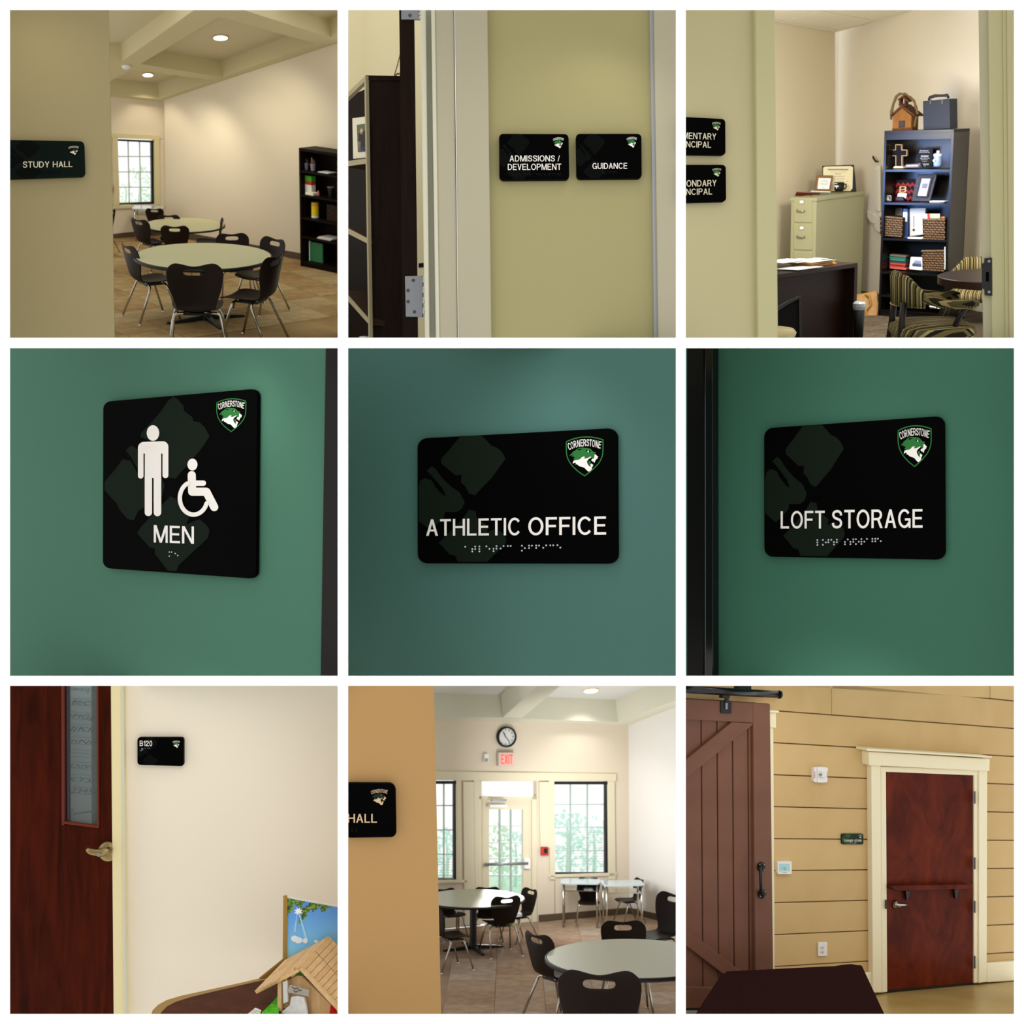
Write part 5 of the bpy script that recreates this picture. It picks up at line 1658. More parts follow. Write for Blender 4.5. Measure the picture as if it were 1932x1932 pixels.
sign('lower black principal sign ending in ONDARY', Z((20, 1072), (825, 1072), (832, 1742), (20, 1762)), pf,
     [('ONDARY', Z((108, 1352), (655, 1348), (655, 1460), (108, 1470))), ('NCIPAL', Z((100, 1508), (576, 1500), (576, 1612), (100, 1622)))], Z((572, 1118), (752, 1118), (752, 1310), (572, 1310)), r=7,
     white='print_cream', camo='camo_dim', pattern=False, outline=False)
prt = yaw_plane(1880, 328, 10.95, 12)
tc = thing('trim_11', 'sage door casing with black strike plate', 'door frame', prt.hit(1880, 640), kind='structure')
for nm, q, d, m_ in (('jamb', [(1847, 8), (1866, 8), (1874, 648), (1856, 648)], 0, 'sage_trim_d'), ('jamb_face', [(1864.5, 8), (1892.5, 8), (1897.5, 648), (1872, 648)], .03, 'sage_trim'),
                     ('bead', [(1892, 8), (1900, 8), (1905, 648), (1897, 648)], .05, 'sage_trim'), ('casing_board', [(1899.5, 8), (1924, 8), (1924, 648), (1904.5, 648)], .07, 'sage_wall')):
    slab(nm, q, prt.off(d), .05, M[m_], tc, bevel=.008)
sp_ = slab('strike_plate', [(1857.5, 487), (1871.5, 486), (1872, 557.5), (1858, 557), (1857.5, 546), (1852.5, 543), (1852.5, 497), (1857, 496)], prt.off(.035), .012, M['black_metal'], tc)
slab('latch_hole', rounded(rect(1860, 513, 1866, 531), 2), prt.off(.037), .003, mat('latch_dark', '050505', .8, .02), sp_)
for y in (493, 551):
    MB().lathe(prt.off(.036).hit(1866, y), prt.n, [(.011, 0), (.011, .004)], 10).build('screw', M['steel'], sp_)
# shell of the office
c3 = R3.hit(1577, 540)
wl_p = Plane(c3, (R3.hit(1440, 574) - c3).cross(R3.u))
wr_p = Plane(c3, (R3.hit(1860, 590) - c3).cross(R3.u))
tag(slab('wall_left', [(1320, -10), (1575, -10), (1578, 545), (1320, 622)], wl_p, .08, M['p_wall_l']), 'office wall behind the filing cabinet', 'wall', kind='structure')
tag(slab('wall_right', [(1573, 8), (1905, 8), (1905, 602), (1577, 545)], wr_p, .08, M['p_wall_r']), 'office wall behind the black bookcase', 'wall', kind='structure')
fp = [R3.hit(*p) for p in ((1310, 596), (1577, 538), (1900, 594), (1900, 700), (1310, 700))]
fl = thing('floor', 'dark grey brown carpet tile floor of the office', 'floor', fp[1], kind='structure')
MB().prism(fp, -R3.u * .08).build('floor_slab', mat('office_carpet', '4a4034', .95, .05), fl)
tl = [mat('office_tile_%d' % i, c, .95, .05, noise=(12, d)) for i, (c, d) in enumerate((('574c3e', '473d31'), ('4c4236', '5c5042'), ('62574a', '4f4538')))]
O = R3.hit(1650, 620)
ts = .22
ax, ay = (R3.r * .8 + R3.f * .6), (R3.f * .8 - R3.r * .6)
for i in range(-8, 9):
    for j in range(-7, 9):
        c = O + ax * ts * 1.8 * i + ay * ts * (j + .5 * (i % 2))
        d = c - CAM
        px, py = 966 + F * d.x / d.y, 966 - F * d.z / d.y
        if 1600 < px < 1790 and 585 < py < 665 and (c - c3).dot(wr_p.n) > .3:
            MB().vec_box(c - ax * ts * .89 - ay * ts * .49, ax * ts * 1.78, ay * ts * .98, R3.u * .005).build('carpet_tile', rnd.choice(tl), fl)
pc = plane3(wl_p.hit(1463, 42), wl_p.hit(1574, 61), wr_p.hit(1727, 18))
ce = thing('ceiling', 'suspended tile ceiling of the office', 'ceiling', pc.hit(1574, 40), kind='structure')
slab('grid', [(1330, -20), (1330, 22), (1574, 61.5), (1790, 4), (1790, -20)], pc.off(-.02), .03, mat('ceiling_grid', 'b8b098', .7, .1), ce)
for q in ([(1550, 20.4), (1637, 36), (1568.7, 54.5), (1482, 40)], [(1568.7, 54.5), (1637, 36), (1652, 39.5), (1583, 57.8)], [(1482, 40), (1568.7, 54.5), (1558, 57.8), (1472, 43)],
          [(1568.7, 54.5), (1583, 57.8), (1574, 60.8), (1558, 57.8)], [(1482, 40), (1550, 20.4), (1500, 8), (1425, 8), (1425, 31)], [(1550, 20.4), (1637, 36), (1735, 10), (1730, 6), (1600, 6)],
          [(1500, 7), (1550, 20.4), (1600, 6)], [(1425, 31), (1482, 40), (1472, 43), (1425, 36)], [(1637, 36), (1740, 9), (1750, 12), (1652, 39.5)]):
    c = V((sum(p[0] for p in q) / len(q), sum(p[1] for p in q) / len(q)))
    slab('ceiling_tile', [tuple(V(p) + (c - V(p)).normalized() * .7) for p in q], pc, .02, M['tile_ceiling'], ce)
lamp('AREA', 'office_top_fill', R3.hit(1680, 640) + R3.u * 2.0, R3.hit(1680, 610), 62, (1, .95, .86), .6)  # unseen lamp added overhead to brighten floor and furniture

lamp('AREA', 'office_fill', at(1405, 240, 13.4), at(1720, 230, 16.2), 66, (1, .97, .92), .9)  # added fill hidden behind the door casing, lightens the office walls

# filing cabinet
Cb, Db, Eb = R3.hit(1625, 556), R3.hit(1536, 577), None
sd = Cb - Db
fd_ = R3.u.cross(sd).normalized()
if fd_.x > 0:
    fd_ = -fd_
wdt = 40 * Db.y / F / abs(fd_.x)
H = R3.height(Cb, 362)
fc = thing('filing_cabinet', 'putty metal filing cabinet in the office corner', 'filing cabinet', Db)
MB().vec_box(Db, sd, fd_ * wdt, R3.u * H).build('body', M['putty'], fc, bevel=.006)
MB().vec_box(Db - sd.normalized() * .01 - fd_ * .01 + R3.u * (H - .035), sd + sd.normalized() * .015, fd_ * (wdt + .02), R3.u * .04).build('top_cap', M['putty'], fc, bevel=.005)
pfc = Plane(Db, sd)
def face(px, py):
    return pfc.hit(px, py)
for y0, y1 in ((375, 420), (424, 472), (476, 522)):
    dw = slab('drawer', [(1497, y0 - 1), (1531, y0), (1531.5, y1), (1497.5, y1 - 1)], pfc.off(.012), .012, M['putty'], fc, bevel=.004)
    if y0 < 470:
        cy = y0 + 6
        slab('label_holder', rect(1508, cy - 3.5, 1517, cy + 3.5), pfc.off(.018), .006, M['chrome'], dw)
        slab('label_card', rect(1509, cy - 2.6, 1516, cy + 2.6), pfc.off(.02), .003, M['paper'], dw)
        MB().tube([pfc.off(.012).hit(1505, cy + 16), pfc.off(.04).hit(1505.5, cy + 17), pfc.off(.045).hit(1512, cy + 18), pfc.off(.04).hit(1517.5, cy + 17), pfc.off(.012).hit(1518, cy + 16)], .008, 8).build('handle', M['chrome'], dw, smooth=True)
        slab('thumb_latch', rect(1502.5, cy + 14, 1505, cy + 19), pfc.off(.02), .008, M['steel'], dw)
slab('lock', rect(1527.5, 366.5, 1530, 369.5), pfc.off(.022), .01, M['black_metal'], fc)
# things on the cabinet
pt = Plane(at(1580, 360, (Cb.y + Db.y) / 2), (0, -1, 0))
t = thing('diploma', 'open diploma folder standing on the filing cabinet', 'diploma', pt.hit(1584, 361))
Zd = lambda *p: zq(1450, 280, 5.367, *p)
slab('cover', Zd((548, 176), (866, 166), (890, 434), (650, 434), (550, 420)), pt.off(-.03), .03, M['black_plastic'], t)
slab('sheet', Zd((553, 184), (856, 178), (850, 405), (828, 432), (552, 430)), pt.off(-.024), .005, mat('parchment', 'e2d7b0', .7, .1), t)
flat('print_lines', [rect(*Zd((a, y))[0], *Zd((b_, y + h))[0]) for a, b_, y, h in ((600, 808, 208, 13), (630, 780, 238, 3), (668, 735, 256, 7), (655, 770, 282, 4), (640, 770, 306, 4), (640, 760, 330, 3), (790, 806, 330, 8))], pt.off(-.022), mat('faded_ink', '8d8a78', .7, .1), t)
flat('corner_tab', [Zd((553, 178), (582, 177), (553, 196)), Zd((832, 176), (866, 170), (862, 196)), Zd((828, 432), (852, 400), (852, 432))], pt.off(-.02), M['black_plastic'], t)
t = thing('gold_frame', 'gold framed certificate leaning before the diploma', 'picture frame', pt.hit(1556, 360))
slab('frame', Zd((486, 270), (656, 272), (632, 434), (470, 426)), pt.off(.06), .03, mat('gold_wood', '7a5526', .4, .4), t, bevel=.006)
slab('certificate', Zd((508, 300), (632, 302), (612, 412), (495, 408)), pt.off(.064), .004, M['paper'], t)
flat('print_lines', [Zd((a, y), (b_, y + 1), (b_, y + 6), (a, y + 5)) for a, b_, y in ((530, 600, 318), (520, 610, 335), (518, 605, 350), (522, 600, 366), (540, 570, 392))], pt.off(.067), mat('grey_ink', 'a8a69c', .7, .1), t)
t = thing('black_mug', 'black mug with a white tree print on the filing cabinet', 'mug', pt.off(.1).hit(1582, 361))
mb = pt.off(.1).hit(1583, 360.5)
ks = mb.y / F
MB().lathe(mb, R3.u, [(7 * ks, 0), (9 * ks, 3 * ks), (9.5 * ks, 16 * ks), (8.5 * ks, 16 * ks), (8 * ks, 6 * ks)], 24).build('body', M['black_plastic'], t, smooth=True)
MB().tube([mb + V((9 * ks, 0, 13 * ks)), mb + V((13 * ks, 0, 13 * ks)), mb + V((14 * ks, 0, 9 * ks)), mb + V((12 * ks, 0, 5 * ks)), mb + V((8.5 * ks, 0, 4 * ks))], 1.3 * ks, 8).build('handle', M['black_plastic'], t, smooth=True)
flat('tree_print', [rect(1574.5, 350, 1582, 352.5), rect(1577.7, 352, 1579, 355.5), rect(1574, 346, 1580, 347.2)], pt.off(.17), M['print_white'], t)
t = thing('loose_folders', 'red and white folders lying on the filing cabinet', 'papers', pt.hit(1525, 363))
MB().vec_box(at(1503, 362.5, Db.y + .1), V((46 * ks, .06, 0)), V((.02, .2, 0)), (0, 0, .006)).build('folder', mat('dull_red', '9a5a52', .7, .1), t)
MB().vec_box(at(1530, 361.2, Db.y + .08), V((38 * ks, .04, 0)), V((.02, .2, 0)), (0, 0, .008)).build('sheet', M['paper'], t)

# desk with papers
Rb, Lb = R3.hit(1614, 650), R3.hit(1440, 684)
H = R3.height(Rb, 496)
lv = Lb - Rb
bv = R3.u.cross(lv).normalized()
if bv.y < 0:
    bv = -bv
dk = thing('office_desk', 'dark walnut desk end with papers on it', 'desk', Rb)
MB().vec_box(Rb + R3.u * (H - .04), lv, bv * .62, R3.u * .04).build('desktop', M['walnut_d'], dk, bevel=.003)
MB().vec_box(Rb, lv.normalized() * .045, bv * .6, R3.u * (H - .04)).build('end_panel', M['walnut_d'], dk)
MB().vec_box(Rb + bv * .12, lv, bv * .02, R3.u * (H - .04)).build('modesty_panel', M['walnut_d'], dk)
top = Rb + R3.u * (H + .001)
ln = lv.normalized()
def dpt(a, b_, h=0.0):
    return top + ln * a + bv * b_ + R3.u * h
for k in range(5):
    tag(MB().vec_box(dpt(.16 + .01 * k, .12 + .015 * (k % 3), .008 * k), ln * .34, bv * .26, R3.u * .007).build('manila_folder', mat('manila_%d' % k, ('cf9a56', 'd8a866', 'c89048', 'dcb070', 'd09c58')[k], .7, .1)),
        ('lowest', 'second', 'third', 'fourth', 'topmost')[k] + ' manila folder in the pile on the walnut desk', 'folder', 'manila folders on the desk')
for k, (a, b_, lw, h) in enumerate(((.20, .10, .36, .043), (.34, .16, .34, .05), (.48, .02, .3, .003), (.56, .0, .3, .009), (.5, .2, .34, .058))):
    tag(MB().vec_box(dpt(a, b_, h), ln * lw, bv * .24 + ln * .04 * (k % 2), R3.u * .004).build('paper_sheet', M['paper']),
        ('white sheet directly on top of the manila folders', 'white sheet overlapping the folder pile edge', 'white sheet flat on the desk front', 'upper white sheet at the desk front', 'white sheet at the back of the folder pile')[k], 'paper', 'papers on the walnut desk')
tag(MB().vec_box(dpt(.22, .09, .049), ln * .2 + bv * .12, bv * .012, R3.u * .006).build('blue_pen', mat('navy', '22305c', .4, .3)), 'navy blue pen lying across the desk papers', 'pen')
# guest chair before the desk
t = thing('guest_chair', 'black framed guest chair with cream cushion before the desk', 'chair', R3.hit(1490, 690))
pgc = Plane(at(1490, 600, 12.2), (.25, -1, 0))
slab('top_rail', [(1440, 600), (1468, 579), (1488, 567), (1511, 557), (1512, 562), (1490, 573), (1470, 586), (1440, 608)], pgc, .05, mat('charcoal_wood', '2b2724', .5, .3), t, bevel=.006)
slab('back_post', [(1507, 559), (1512.5, 557), (1514, 660), (1509, 660)], pgc.off(-.01), .05, mat('charcoal_wood_b', '242120', .5, .3), t, bevel=.006)
slab('back_panel', [(1440, 606), (1470, 585), (1508, 563), (1510, 640), (1440, 640)], pgc.off(-.03), .02, mat('charcoal_web', '141210', .8, .1), t)
cb = MB().lathe(at(1462, 640, 11.9), R3.u, [(.02, .10), (.10, .098), (.155, .085), (.178, .055), (.165, .02), (.1, 0)], 28).build('cushion', mat('cream_vinyl', 'c9b885', .45, .3), t, smooth=True)
# bin and bag
t = thing('waste_bin', 'black waste bin with clear liner beside the desk', 'bin', R3.hit(1620, 655))
bb = R3.hit(1619, 652)
kb = bb.y / F
MB().lathe(bb, R3.u, [(8 * kb, 0), (10.5 * kb, 76 * kb), (9.5 * kb, 76 * kb), (7 * kb, 3 * kb)], 20).build('can', M['black_plastic'], t, smooth=True)
MB().lathe(bb, R3.u, [(11 * kb, 68 * kb), (12.5 * kb, 74 * kb), (12 * kb, 80 * kb), (8 * kb, 83 * kb), (5 * kb, 78 * kb)], 14).build('liner', mat('plastic_liner', 'b4bac0', .25, .5), t)
pbag = Plane(R3.hit(1640, 596), (-.2, -1, .1))
t = thing('tan_handbag', 'tan leather handbag with a long strap on the office floor', 'handbag', pbag.hit(1640, 603))
M['leather'] = mat('tan_leather', '9c7230', .5, .3, noise=(20, '86602a'))
slab('body', [(1612, 555), (1632, 552), (1656, 547), (1657, 598), (1640, 604), (1612, 604)], pbag, .1, M['leather'], t, bevel=.02)
ps = pbag.off(.03)
MB().tube([ps.hit(1633, 553), ps.hit(1641, 560), ps.hit(1643, 575), ps.hit(1634, 585), ps.hit(1635, 597), ps.hit(1645, 602), ps.hit(1654, 594), ps.hit(1656, 570)], 2.6 * kb, 8, .5).build('strap', M['leather'], t, smooth=True)
# towel on a hook
ph_ = wr_p.off(.08)
t = thing('coat_hook', 'black coat hook on the office wall beside the bookcase', 'hook', ph_.hit(1652, 300))
MB().tube([wr_p.hit(1656, 305), ph_.hit(1652, 304), ph_.hit(1648.5, 299), ph_.hit(1647, 295)], .012, 8).build('hook', M['black_metal'], t, smooth=True)
t = thing('white_towel', 'white towel hanging from the coat hook', 'towel', ph_.hit(1645, 370))
tw_m = mat('towel_white', 'd3cdbd', .95, .05, bump=(120, .3))
slab('towel_panel', [(1652, 312), (1658, 312), (1660, 440), (1653, 436), (1647, 424), (1650, 405), (1645, 400), (1637, 412), (1634, 397), (1638, 370), (1644, 335)], ph_, .03, tw_m, t, bevel=.01)
slab('towel_fold', [(1634, 397), (1646, 402), (1652, 408), (1648, 423), (1640, 418), (1635, 409)], ph_.off(.02), .03, tw_m, t, bevel=.01)
slab('towel_fold', [(1650, 316), (1658, 318), (1658, 400), (1651, 398), (1647, 366)], ph_.off(.025), .03, tw_m, t, bevel=.012)

# black bookcase
A, B = R3.hit(1657, 596), R3.hit(1783, 605)
wv = B - A
wn_ = wv.normalized()
dv = R3.u.cross(wv).normalized()
if dv.y < 0:
    dv = -dv
hn = R3.u
H = R3.height(A, 247)
dep = dv * (44 * B.y / F / max(.2, dv.x))
if dep.length > .5:
    dep = dv * .5
bk = thing('bookcase', 'black brown bookcase with open shelves along the office wall', 'bookcase', A)
m_ = M['case_black']
MB().vec_box(A, wn_ * .025, dep, hn * H).build('side_panel', m_, bk)
MB().vec_box(B - wn_ * .025, wn_ * .025, dep, hn * H).build('side_panel', m_, bk)
MB().vec_box(A + dep * .96, wv, dep * .04, hn * H).build('back_panel', m_, bk)
MB().vec_box(A + hn * (H - .03), wv, dep, hn * .03).build('top_panel', m_, bk)
MB().vec_box(A + hn * R3.height(A, 264) + wn_ * .02, wv - wn_ * .04, dv * .02, hn * (R3.height(A, 252) - R3.height(A, 264))).build('top_rail', m_, bk)
MB().vec_box(A, wv, dv * .02, hn * .07).build('plinth', m_, bk)
for y in (320, 382, 449, 512, 556, 585):
    h = R3.height(A, y)
    MB().vec_box(A + hn * (h - .022) + wn_ * .02, wv - wn_ * .04, dep, hn * .022).build('shelf', m_, bk)
pcase = Plane(A, wn_.cross(hn))
pin = pcase.off(-dep.length * .4)
pin2 = pcase.off(-dep.length * .7)
pnr = pcase.off(-dep.length * .15)
Z2 = lambda *p: zq(1630, 160, 8.05, *p)
Z3 = lambda *p: zq(1630, 370, 7.154, *p)
tan = mat('tan_wood', 'a8845a', .6, .2)
# top shelf
t = thing('desk_cross', 'black cross with tan outline on the top office shelf', 'cross', pin.hit(1695, 318))
cr = [(475, 905), (572, 905), (572, 985), (650, 985), (650, 1082), (578, 1082), (578, 1240), (478, 1240), (478, 1082), (402, 1082), (402, 985), (475, 985)]
slab('outline', Z2(*cr), pin, .03, tan, t)
ci = [(486, 916), (562, 916), (562, 995), (640, 995), (640, 1072), (566, 1072), (566, 1236), (490, 1236), (490, 1072), (412, 1072), (412, 995), (486, 995)]
slab('face', Z2(*ci), pin.off(.004), .005, mat('chalk_black', '161518', .8, .05), t)
slab('stand', Z2((460, 1236), (580, 1236), (600, 1266), (444, 1266)), pin.off(.03), .06, mat('pale_wood', 'cdb68a', .6, .2), t)
t = thing('name_plate', 'dark wooden name plate wedge on the top office shelf', 'name plate', pnr.hit(1722, 318))
slab('face', Z2((640, 1206), (866, 1196), (832, 1256), (604, 1262)), pnr, .02, mat('plate_brown', '4a2f22', .4, .3), t)
flat('engraving', [Z2((648 + k * 26, 1224 - k), (668 + k * 26, 1223 - k), (660 + k * 26, 1240 - k), (640 + k * 26, 1241 - k)) for k in range(7)], pnr.off(.003), M['print_cream'], t)
slab('wedge_end', Z2((866, 1196), (890, 1256), (832, 1256)), pnr.off(-.005), .03, mat('plate_dark', '16100d', .5, .2), t)
t = thing('chalk_card', 'chalkboard style lettering card on the top office shelf', 'card', pin2.hit(1746, 316))
slab('card', Z2((828, 966), (1048, 954), (1028, 1254), (812, 1236)), pin2, .01, mat('slate', '1c1c1e', .7, .1), t)
sw = []
for y, a, b_, hh in ((995, 850, 985, 16), (1022, 845, 1005, 10), (1070, 870, 985, 30), (1112, 858, 1000, 10), (1135, 870, 970, 8), (1160, 890, 960, 8), (1195, 838, 990, 26), (1228, 890, 940, 8)):
    n = 7
    for k in range(n):
        x = a + (b_ - a) * k / n
        sw.append(Z2((x, y), (x + (b_ - a) / n * .6, y + (k % 3 - 1) * 5), (x + (b_ - a) / n * .5, y + hh), (x - 4, y + hh - (k % 2) * 6)))
flat('chalk_lettering', sw, pin2.off(.004), mat('chalk', '9a9a98', .8, .05), t)['kind'] = 'stuff'
t = thing('glass_lantern', 'small glass lantern jar with white cap on the top office shelf', 'jar', pin.hit(1769, 314))
lb = pin.hit(1769, 314)
kk = lb.y / F
MB().lathe(lb, hn, [(7.5 * kk, 0), (8 * kk, 4 * kk), (8 * kk, 19 * kk), (6.5 * kk, 22 * kk)], 16).build('glass', mat('bluish_glass', '7f93b4', .1, .6), t, smooth=True)
MB().lathe(lb, hn, [(8.5 * kk, 19 * kk), (8.5 * kk, 23 * kk), (3 * kk, 25 * kk), (3 * kk, 29 * kk)], 16).build('cap', mat('silver_cap', 'c8c8cc', .3, .5), t)
MB().lathe(pin.off(.06).hit(1762.5, 303), pin.n, [(2.4 * kk, 0), (2.4 * kk, .006)], 14).build('medallion', M['white_plastic'], t)
# second shelf
t = thing('small_plaque', 'tiny dark plaque with pale border on the second office shelf', 'plaque', pnr.hit(1673, 380))
slab('border', Z2((290, 1680), (410, 1682), (410, 1764), (290, 1764)), pnr, .015, mat('plaque_rim', '8d8a80', .5, .2), t)
slab('face', Z2((298, 1690), (402, 1692), (402, 1756), (298, 1756)), pnr.off(.003), .004, mat('plaque_dark', '20201e', .6, .1), t)
flat('text_lines', [rect(*Z2((a, y))[0], *Z2((b_, y + 5))[0]) for a, b_, y in ((330, 380, 1708), (316, 390, 1728), (316, 390, 1740))], pnr.off(.005), M['print_cream'], t)
t = thing('chevron_canvas', 'red and black chevron canvas with a cream letter B', 'canvas', pin2.hit(1704, 379))
slab('canvas', Z2((412, 1450), (790, 1440), (730, 1750), (410, 1758)), pin2, .03, mat('chevron_black', '141012', .8, .1), t)
for k in range(3):
    y = 1478 + k * 100
    z = []
    x0, x1 = 416, 772 - k * 18
    n = 10
    upper = [(x0 + (x1 - x0) * i / n, y + (0 if i % 2 else 42)) for i in range(n + 1)]
    lower = [(x, yy + 46) for x, yy in upper][::-1]
    flat('chevron_band', [Z2(*(upper + lower))], pin2.off(.004), mat('chevron_red', '7e2222', .8, .1), t)
Bq = Z2((540, 1545), (655, 1540), (640, 1635), (535, 1640))
lettering('letter', [('B', Bq)], pin2.off(.008), mat('letter_tan', 'b49a6c', .6, .1), t)
t = thing('card_holder', 'black card holder with white business cards', 'card holder', pnr.hit(1699, 380))
slab('holder', Z2((494, 1696), (600, 1700), (600, 1762), (490, 1760)), pnr.off(.01), .05, M['black_plastic'], t, bevel=.004)
slab('cards', Z2((520, 1648), (648, 1652), (632, 1722), (600, 1700), (506, 1698)), pnr, .012, M['paper'], t)
t = thing('framed_paper', 'tilted grey fabric frame with a small framed paper', 'picture frame', pin.hit(1742, 379))
slab('mat_board', Z2((812, 1356), (1108, 1356), (1000, 1768), (720, 1764)), pin.off(-.01), .02, mat('grey_fabric', '4a484c', .9, .05, noise=(60, '3c3a40')), t)
slab('inner_frame', Z2((862, 1400), (1044, 1400), (966, 1712), (786, 1706)), pin.off(.006), .012, mat('frame_charcoal', '1e1d20', .5, .2), t)
slab('paper', Z2((878, 1424), (1010, 1424), (944, 1688), (816, 1684)), pin.off(.01), .004, mat('frame_paper', '9d9ea4', .5, .2), t)
flat('lower_sheet', [Z2((848, 1570), (972, 1580), (944, 1688), (816, 1684))], pin.off(.012), mat('frame_cream', 'd2cab0', .6, .1), t)
flat('text_block', [Z2((892, 1500), (968, 1500), (952, 1576), (876, 1572))], pin.off(.0135), mat('frame_text', '6d6e76', .6, .1), t)
tag(slab('white_booklet', Z2((1000, 1764), (1222, 1766), (1222, 1778), (1136, 1786), (1000, 1784)), pnr, .08, M['paper']), 'thin white booklet lying at the end of the second office shelf', 'booklet')
# third shelf
M['weave'] = mat('seagrass', '5a4430', .85, .1, noise=(50, '7a6048'))


def basket(label, q, plane, n, rows_):
    """woven basket: rows of raised strands on a solid core"""
    t = thing('woven_basket', label, 'basket', plane.hit(*[sum(p[i] for p in q) / 4 for i in (0, 1)]))
    slab('core', q, plane, .16, mat('basket_core', '2a1c12', .9, .05), t, bevel=.01)
    b = MB()
    for r in range(rows_):
        for c in range(n):
            u0, u1 = (c + .5 * (r % 2)) / n, (c + .5 * (r % 2) + .82) / n
            if u1 > 1.0:
                u1 = 1.0
            v0, v1 = 1 - (r + .15) / rows_, 1 - (r + .85) / rows_
            e = [quad_map(q, u0, v0), quad_map(q, u1, v0 - .01), quad_map(q, u1, v1), quad_map(q, u0, v1 + .01)]
            b.prism([plane.off(.014).hit(*p) for p in e], -plane.n * .012)
    o = b.build('weave_strands', M['weave'], t)
    o['kind'] = 'stuff'
    slab('rim', [quad_map(q, 0, 1), quad_map(q, 1, 1), quad_map(q, 1, .93), quad_map(q, 0, .93)], plane.off(.018), .02, M['weave'], t, bevel=.004)
    return t


basket('seagrass basket at the left end of the third office shelf', Z3((208, 262), (524, 290), (510, 560), (212, 536)), pnr, 6, 9)
basket('seagrass basket holding bright papers on the third office shelf', Z3((786, 304), (1094, 308), (1094, 606), (794, 588)), pnr, 6, 9)
basket('seagrass basket on the fourth office shelf', Z3((772, 730), (1082, 726), (1086, 1024), (792, 1004)), pnr, 6, 9)
t = thing('grey_clipboard', 'grey paper on a clipboard behind the left basket', 'clipboard', pin2.hit(1692, 406))
slab('board', Z3((396, 152), (520, 160), (516, 300), (372, 280)), pin2, .015, mat('grey_paper', '6c6a64', .7, .1), t)
flat('text_lines', [Z3((a, y), (a + 85, y + 6), (a + 84, y + 11), (a - 1, y + 5)) for a, y in ((405, 185), (402, 205), (400, 225), (396, 245))], pin2.off(.004), mat('grey_lines', '8a8880', .7, .1), t)
t = thing('blue_bottle', 'tall blue translucent box on the third office shelf', 'box', pin.hit(1708, 449))
slab('body', Z3((525, 164), (592, 166), (588, 572), (524, 570)), pin.off(.03), .06, mat('blue_plastic', '24355e', .15, .6), t, bevel=.008)
slab('label', Z3((528, 215), (584, 216), (582, 345), (528, 345)), pin.off(.034), .004, mat('pale_label', 'b4ccd0', .3, .3), t)
t = thing('white_binder', 'white binder with a small black emblem on its spine', 'binder', pin.hit(1731, 446))
slab('cover', Z3((618, 170), (832, 160), (800, 520), (620, 540)), pin, .03, mat('binder_grey', 'aba79c', .5, .2), t)
flat('spine_print', [Z3((656, 448), (672, 440), (690, 448), (688, 462), (672, 480), (656, 464))] + [rect(*Z3((668, y))[0], *Z3((678, y + 14))[0]) for y in range(270, 420, 22)], pin.off(.003), M['black_plastic'], t)
tag(slab('cream_book', Z3((590, 556), (728, 560), (795, 548), (795, 566), (724, 594), (590, 578)), pnr.off(.01), .06, M['paper']), 'cream paperback lying before the white binder', 'book')
for k, (q, c, lb_) in enumerate((([(816, 240), (850, 236), (854, 306), (822, 306)], 'e8e4da', 'white booklet upright in the right basket'), ([(850, 236), (876, 238), (880, 306), (856, 306)], 'd0392c', 'red booklet upright in the right basket'),
                                 ([(876, 236), (1024, 236), (1026, 306), (880, 306)], 'a89f84', 'tan folder upright in the right basket'), ([(902, 272), (930, 274), (930, 306), (904, 306)], 'e0a81c', 'yellow card in the right basket'),
                                 ([(990, 282), (1088, 276), (1088, 306), (992, 306)], 'd87820', 'orange card in the right basket'))):
    tag(slab('booklet', Z3(*q), pnr.off(-.02 - .015 * k), .01, mat('booklet_%d' % k, c, .6, .2)), lb_, 'booklet')
# fourth shelf
for k in range(7):
    c = ('6a5a50', '2c6a5a', '2f7a68', '3c3a3c', 'b04038', '8c3a34', 'c05a50')[k]
    y = 785 + 28 * k
    tag(slab('card_pack', Z3((352 - (k % 2) * 8, y), (572 - (k % 3) * 8, y + 18), (568 - (k % 3) * 8, y + 42), (350 - (k % 2) * 8, y + 22)), pin.off(.01 - .01 * (k % 2)), .08, mat('pack_%d' % k, c, .3, .4)),
        ('brown', 'dark green', 'teal green', 'charcoal', 'bright red', 'dull red', 'coral')[k] + ' card pack in the stack on the fourth office shelf', 'card pack', 'card packs stacked on the fourth shelf')
t = thing('photo_tile', 'white edged photo print leaning by the fourth shelf basket', 'photo', pnr.hit(1728, 509))
slab('tile', rounded(Z3((632, 820), (786, 828), (786, 1002), (612, 984)), 1.5), pnr.off(.01), .015, M['white_plastic'], t)
for q, c in (([(680, 860), (770, 868), (768, 920), (676, 910)], '8a93b8'), ([(660, 900), (774, 910), (772, 952), (648, 940)], '3c4664'), ([(668, 884), (760, 890), (758, 912), (664, 906)], 'b8bcc8')):
    flat('print_patch', [Z3(*q)], pnr.off(.0125 + .001 * len(c)), mat('photo_' + c, c, .4, .2), t)
tag(slab('white_magazine', Z3((812, 1040), (850, 1040), (1026, 1066), (1026, 1090), (812, 1052)), pnr, .08, M['paper']), 'white magazine lying under the fourth shelf basket', 'magazine')
tag(slab('white_strip', Z3((1086, 684), (1097, 684), (1100, 990), (1088, 990)), pnr.off(.02), .01, M['paper']), 'thin white spiral edge beside the fourth shelf basket', 'notebook')
tag(slab('flat_paper', Z3((880, 1480), (960, 1490), (1016, 1504), (1016, 1522), (884, 1494)), pnr.off(.02), .05, M['paper']), 'white papers low in the black bookcase', 'paper')
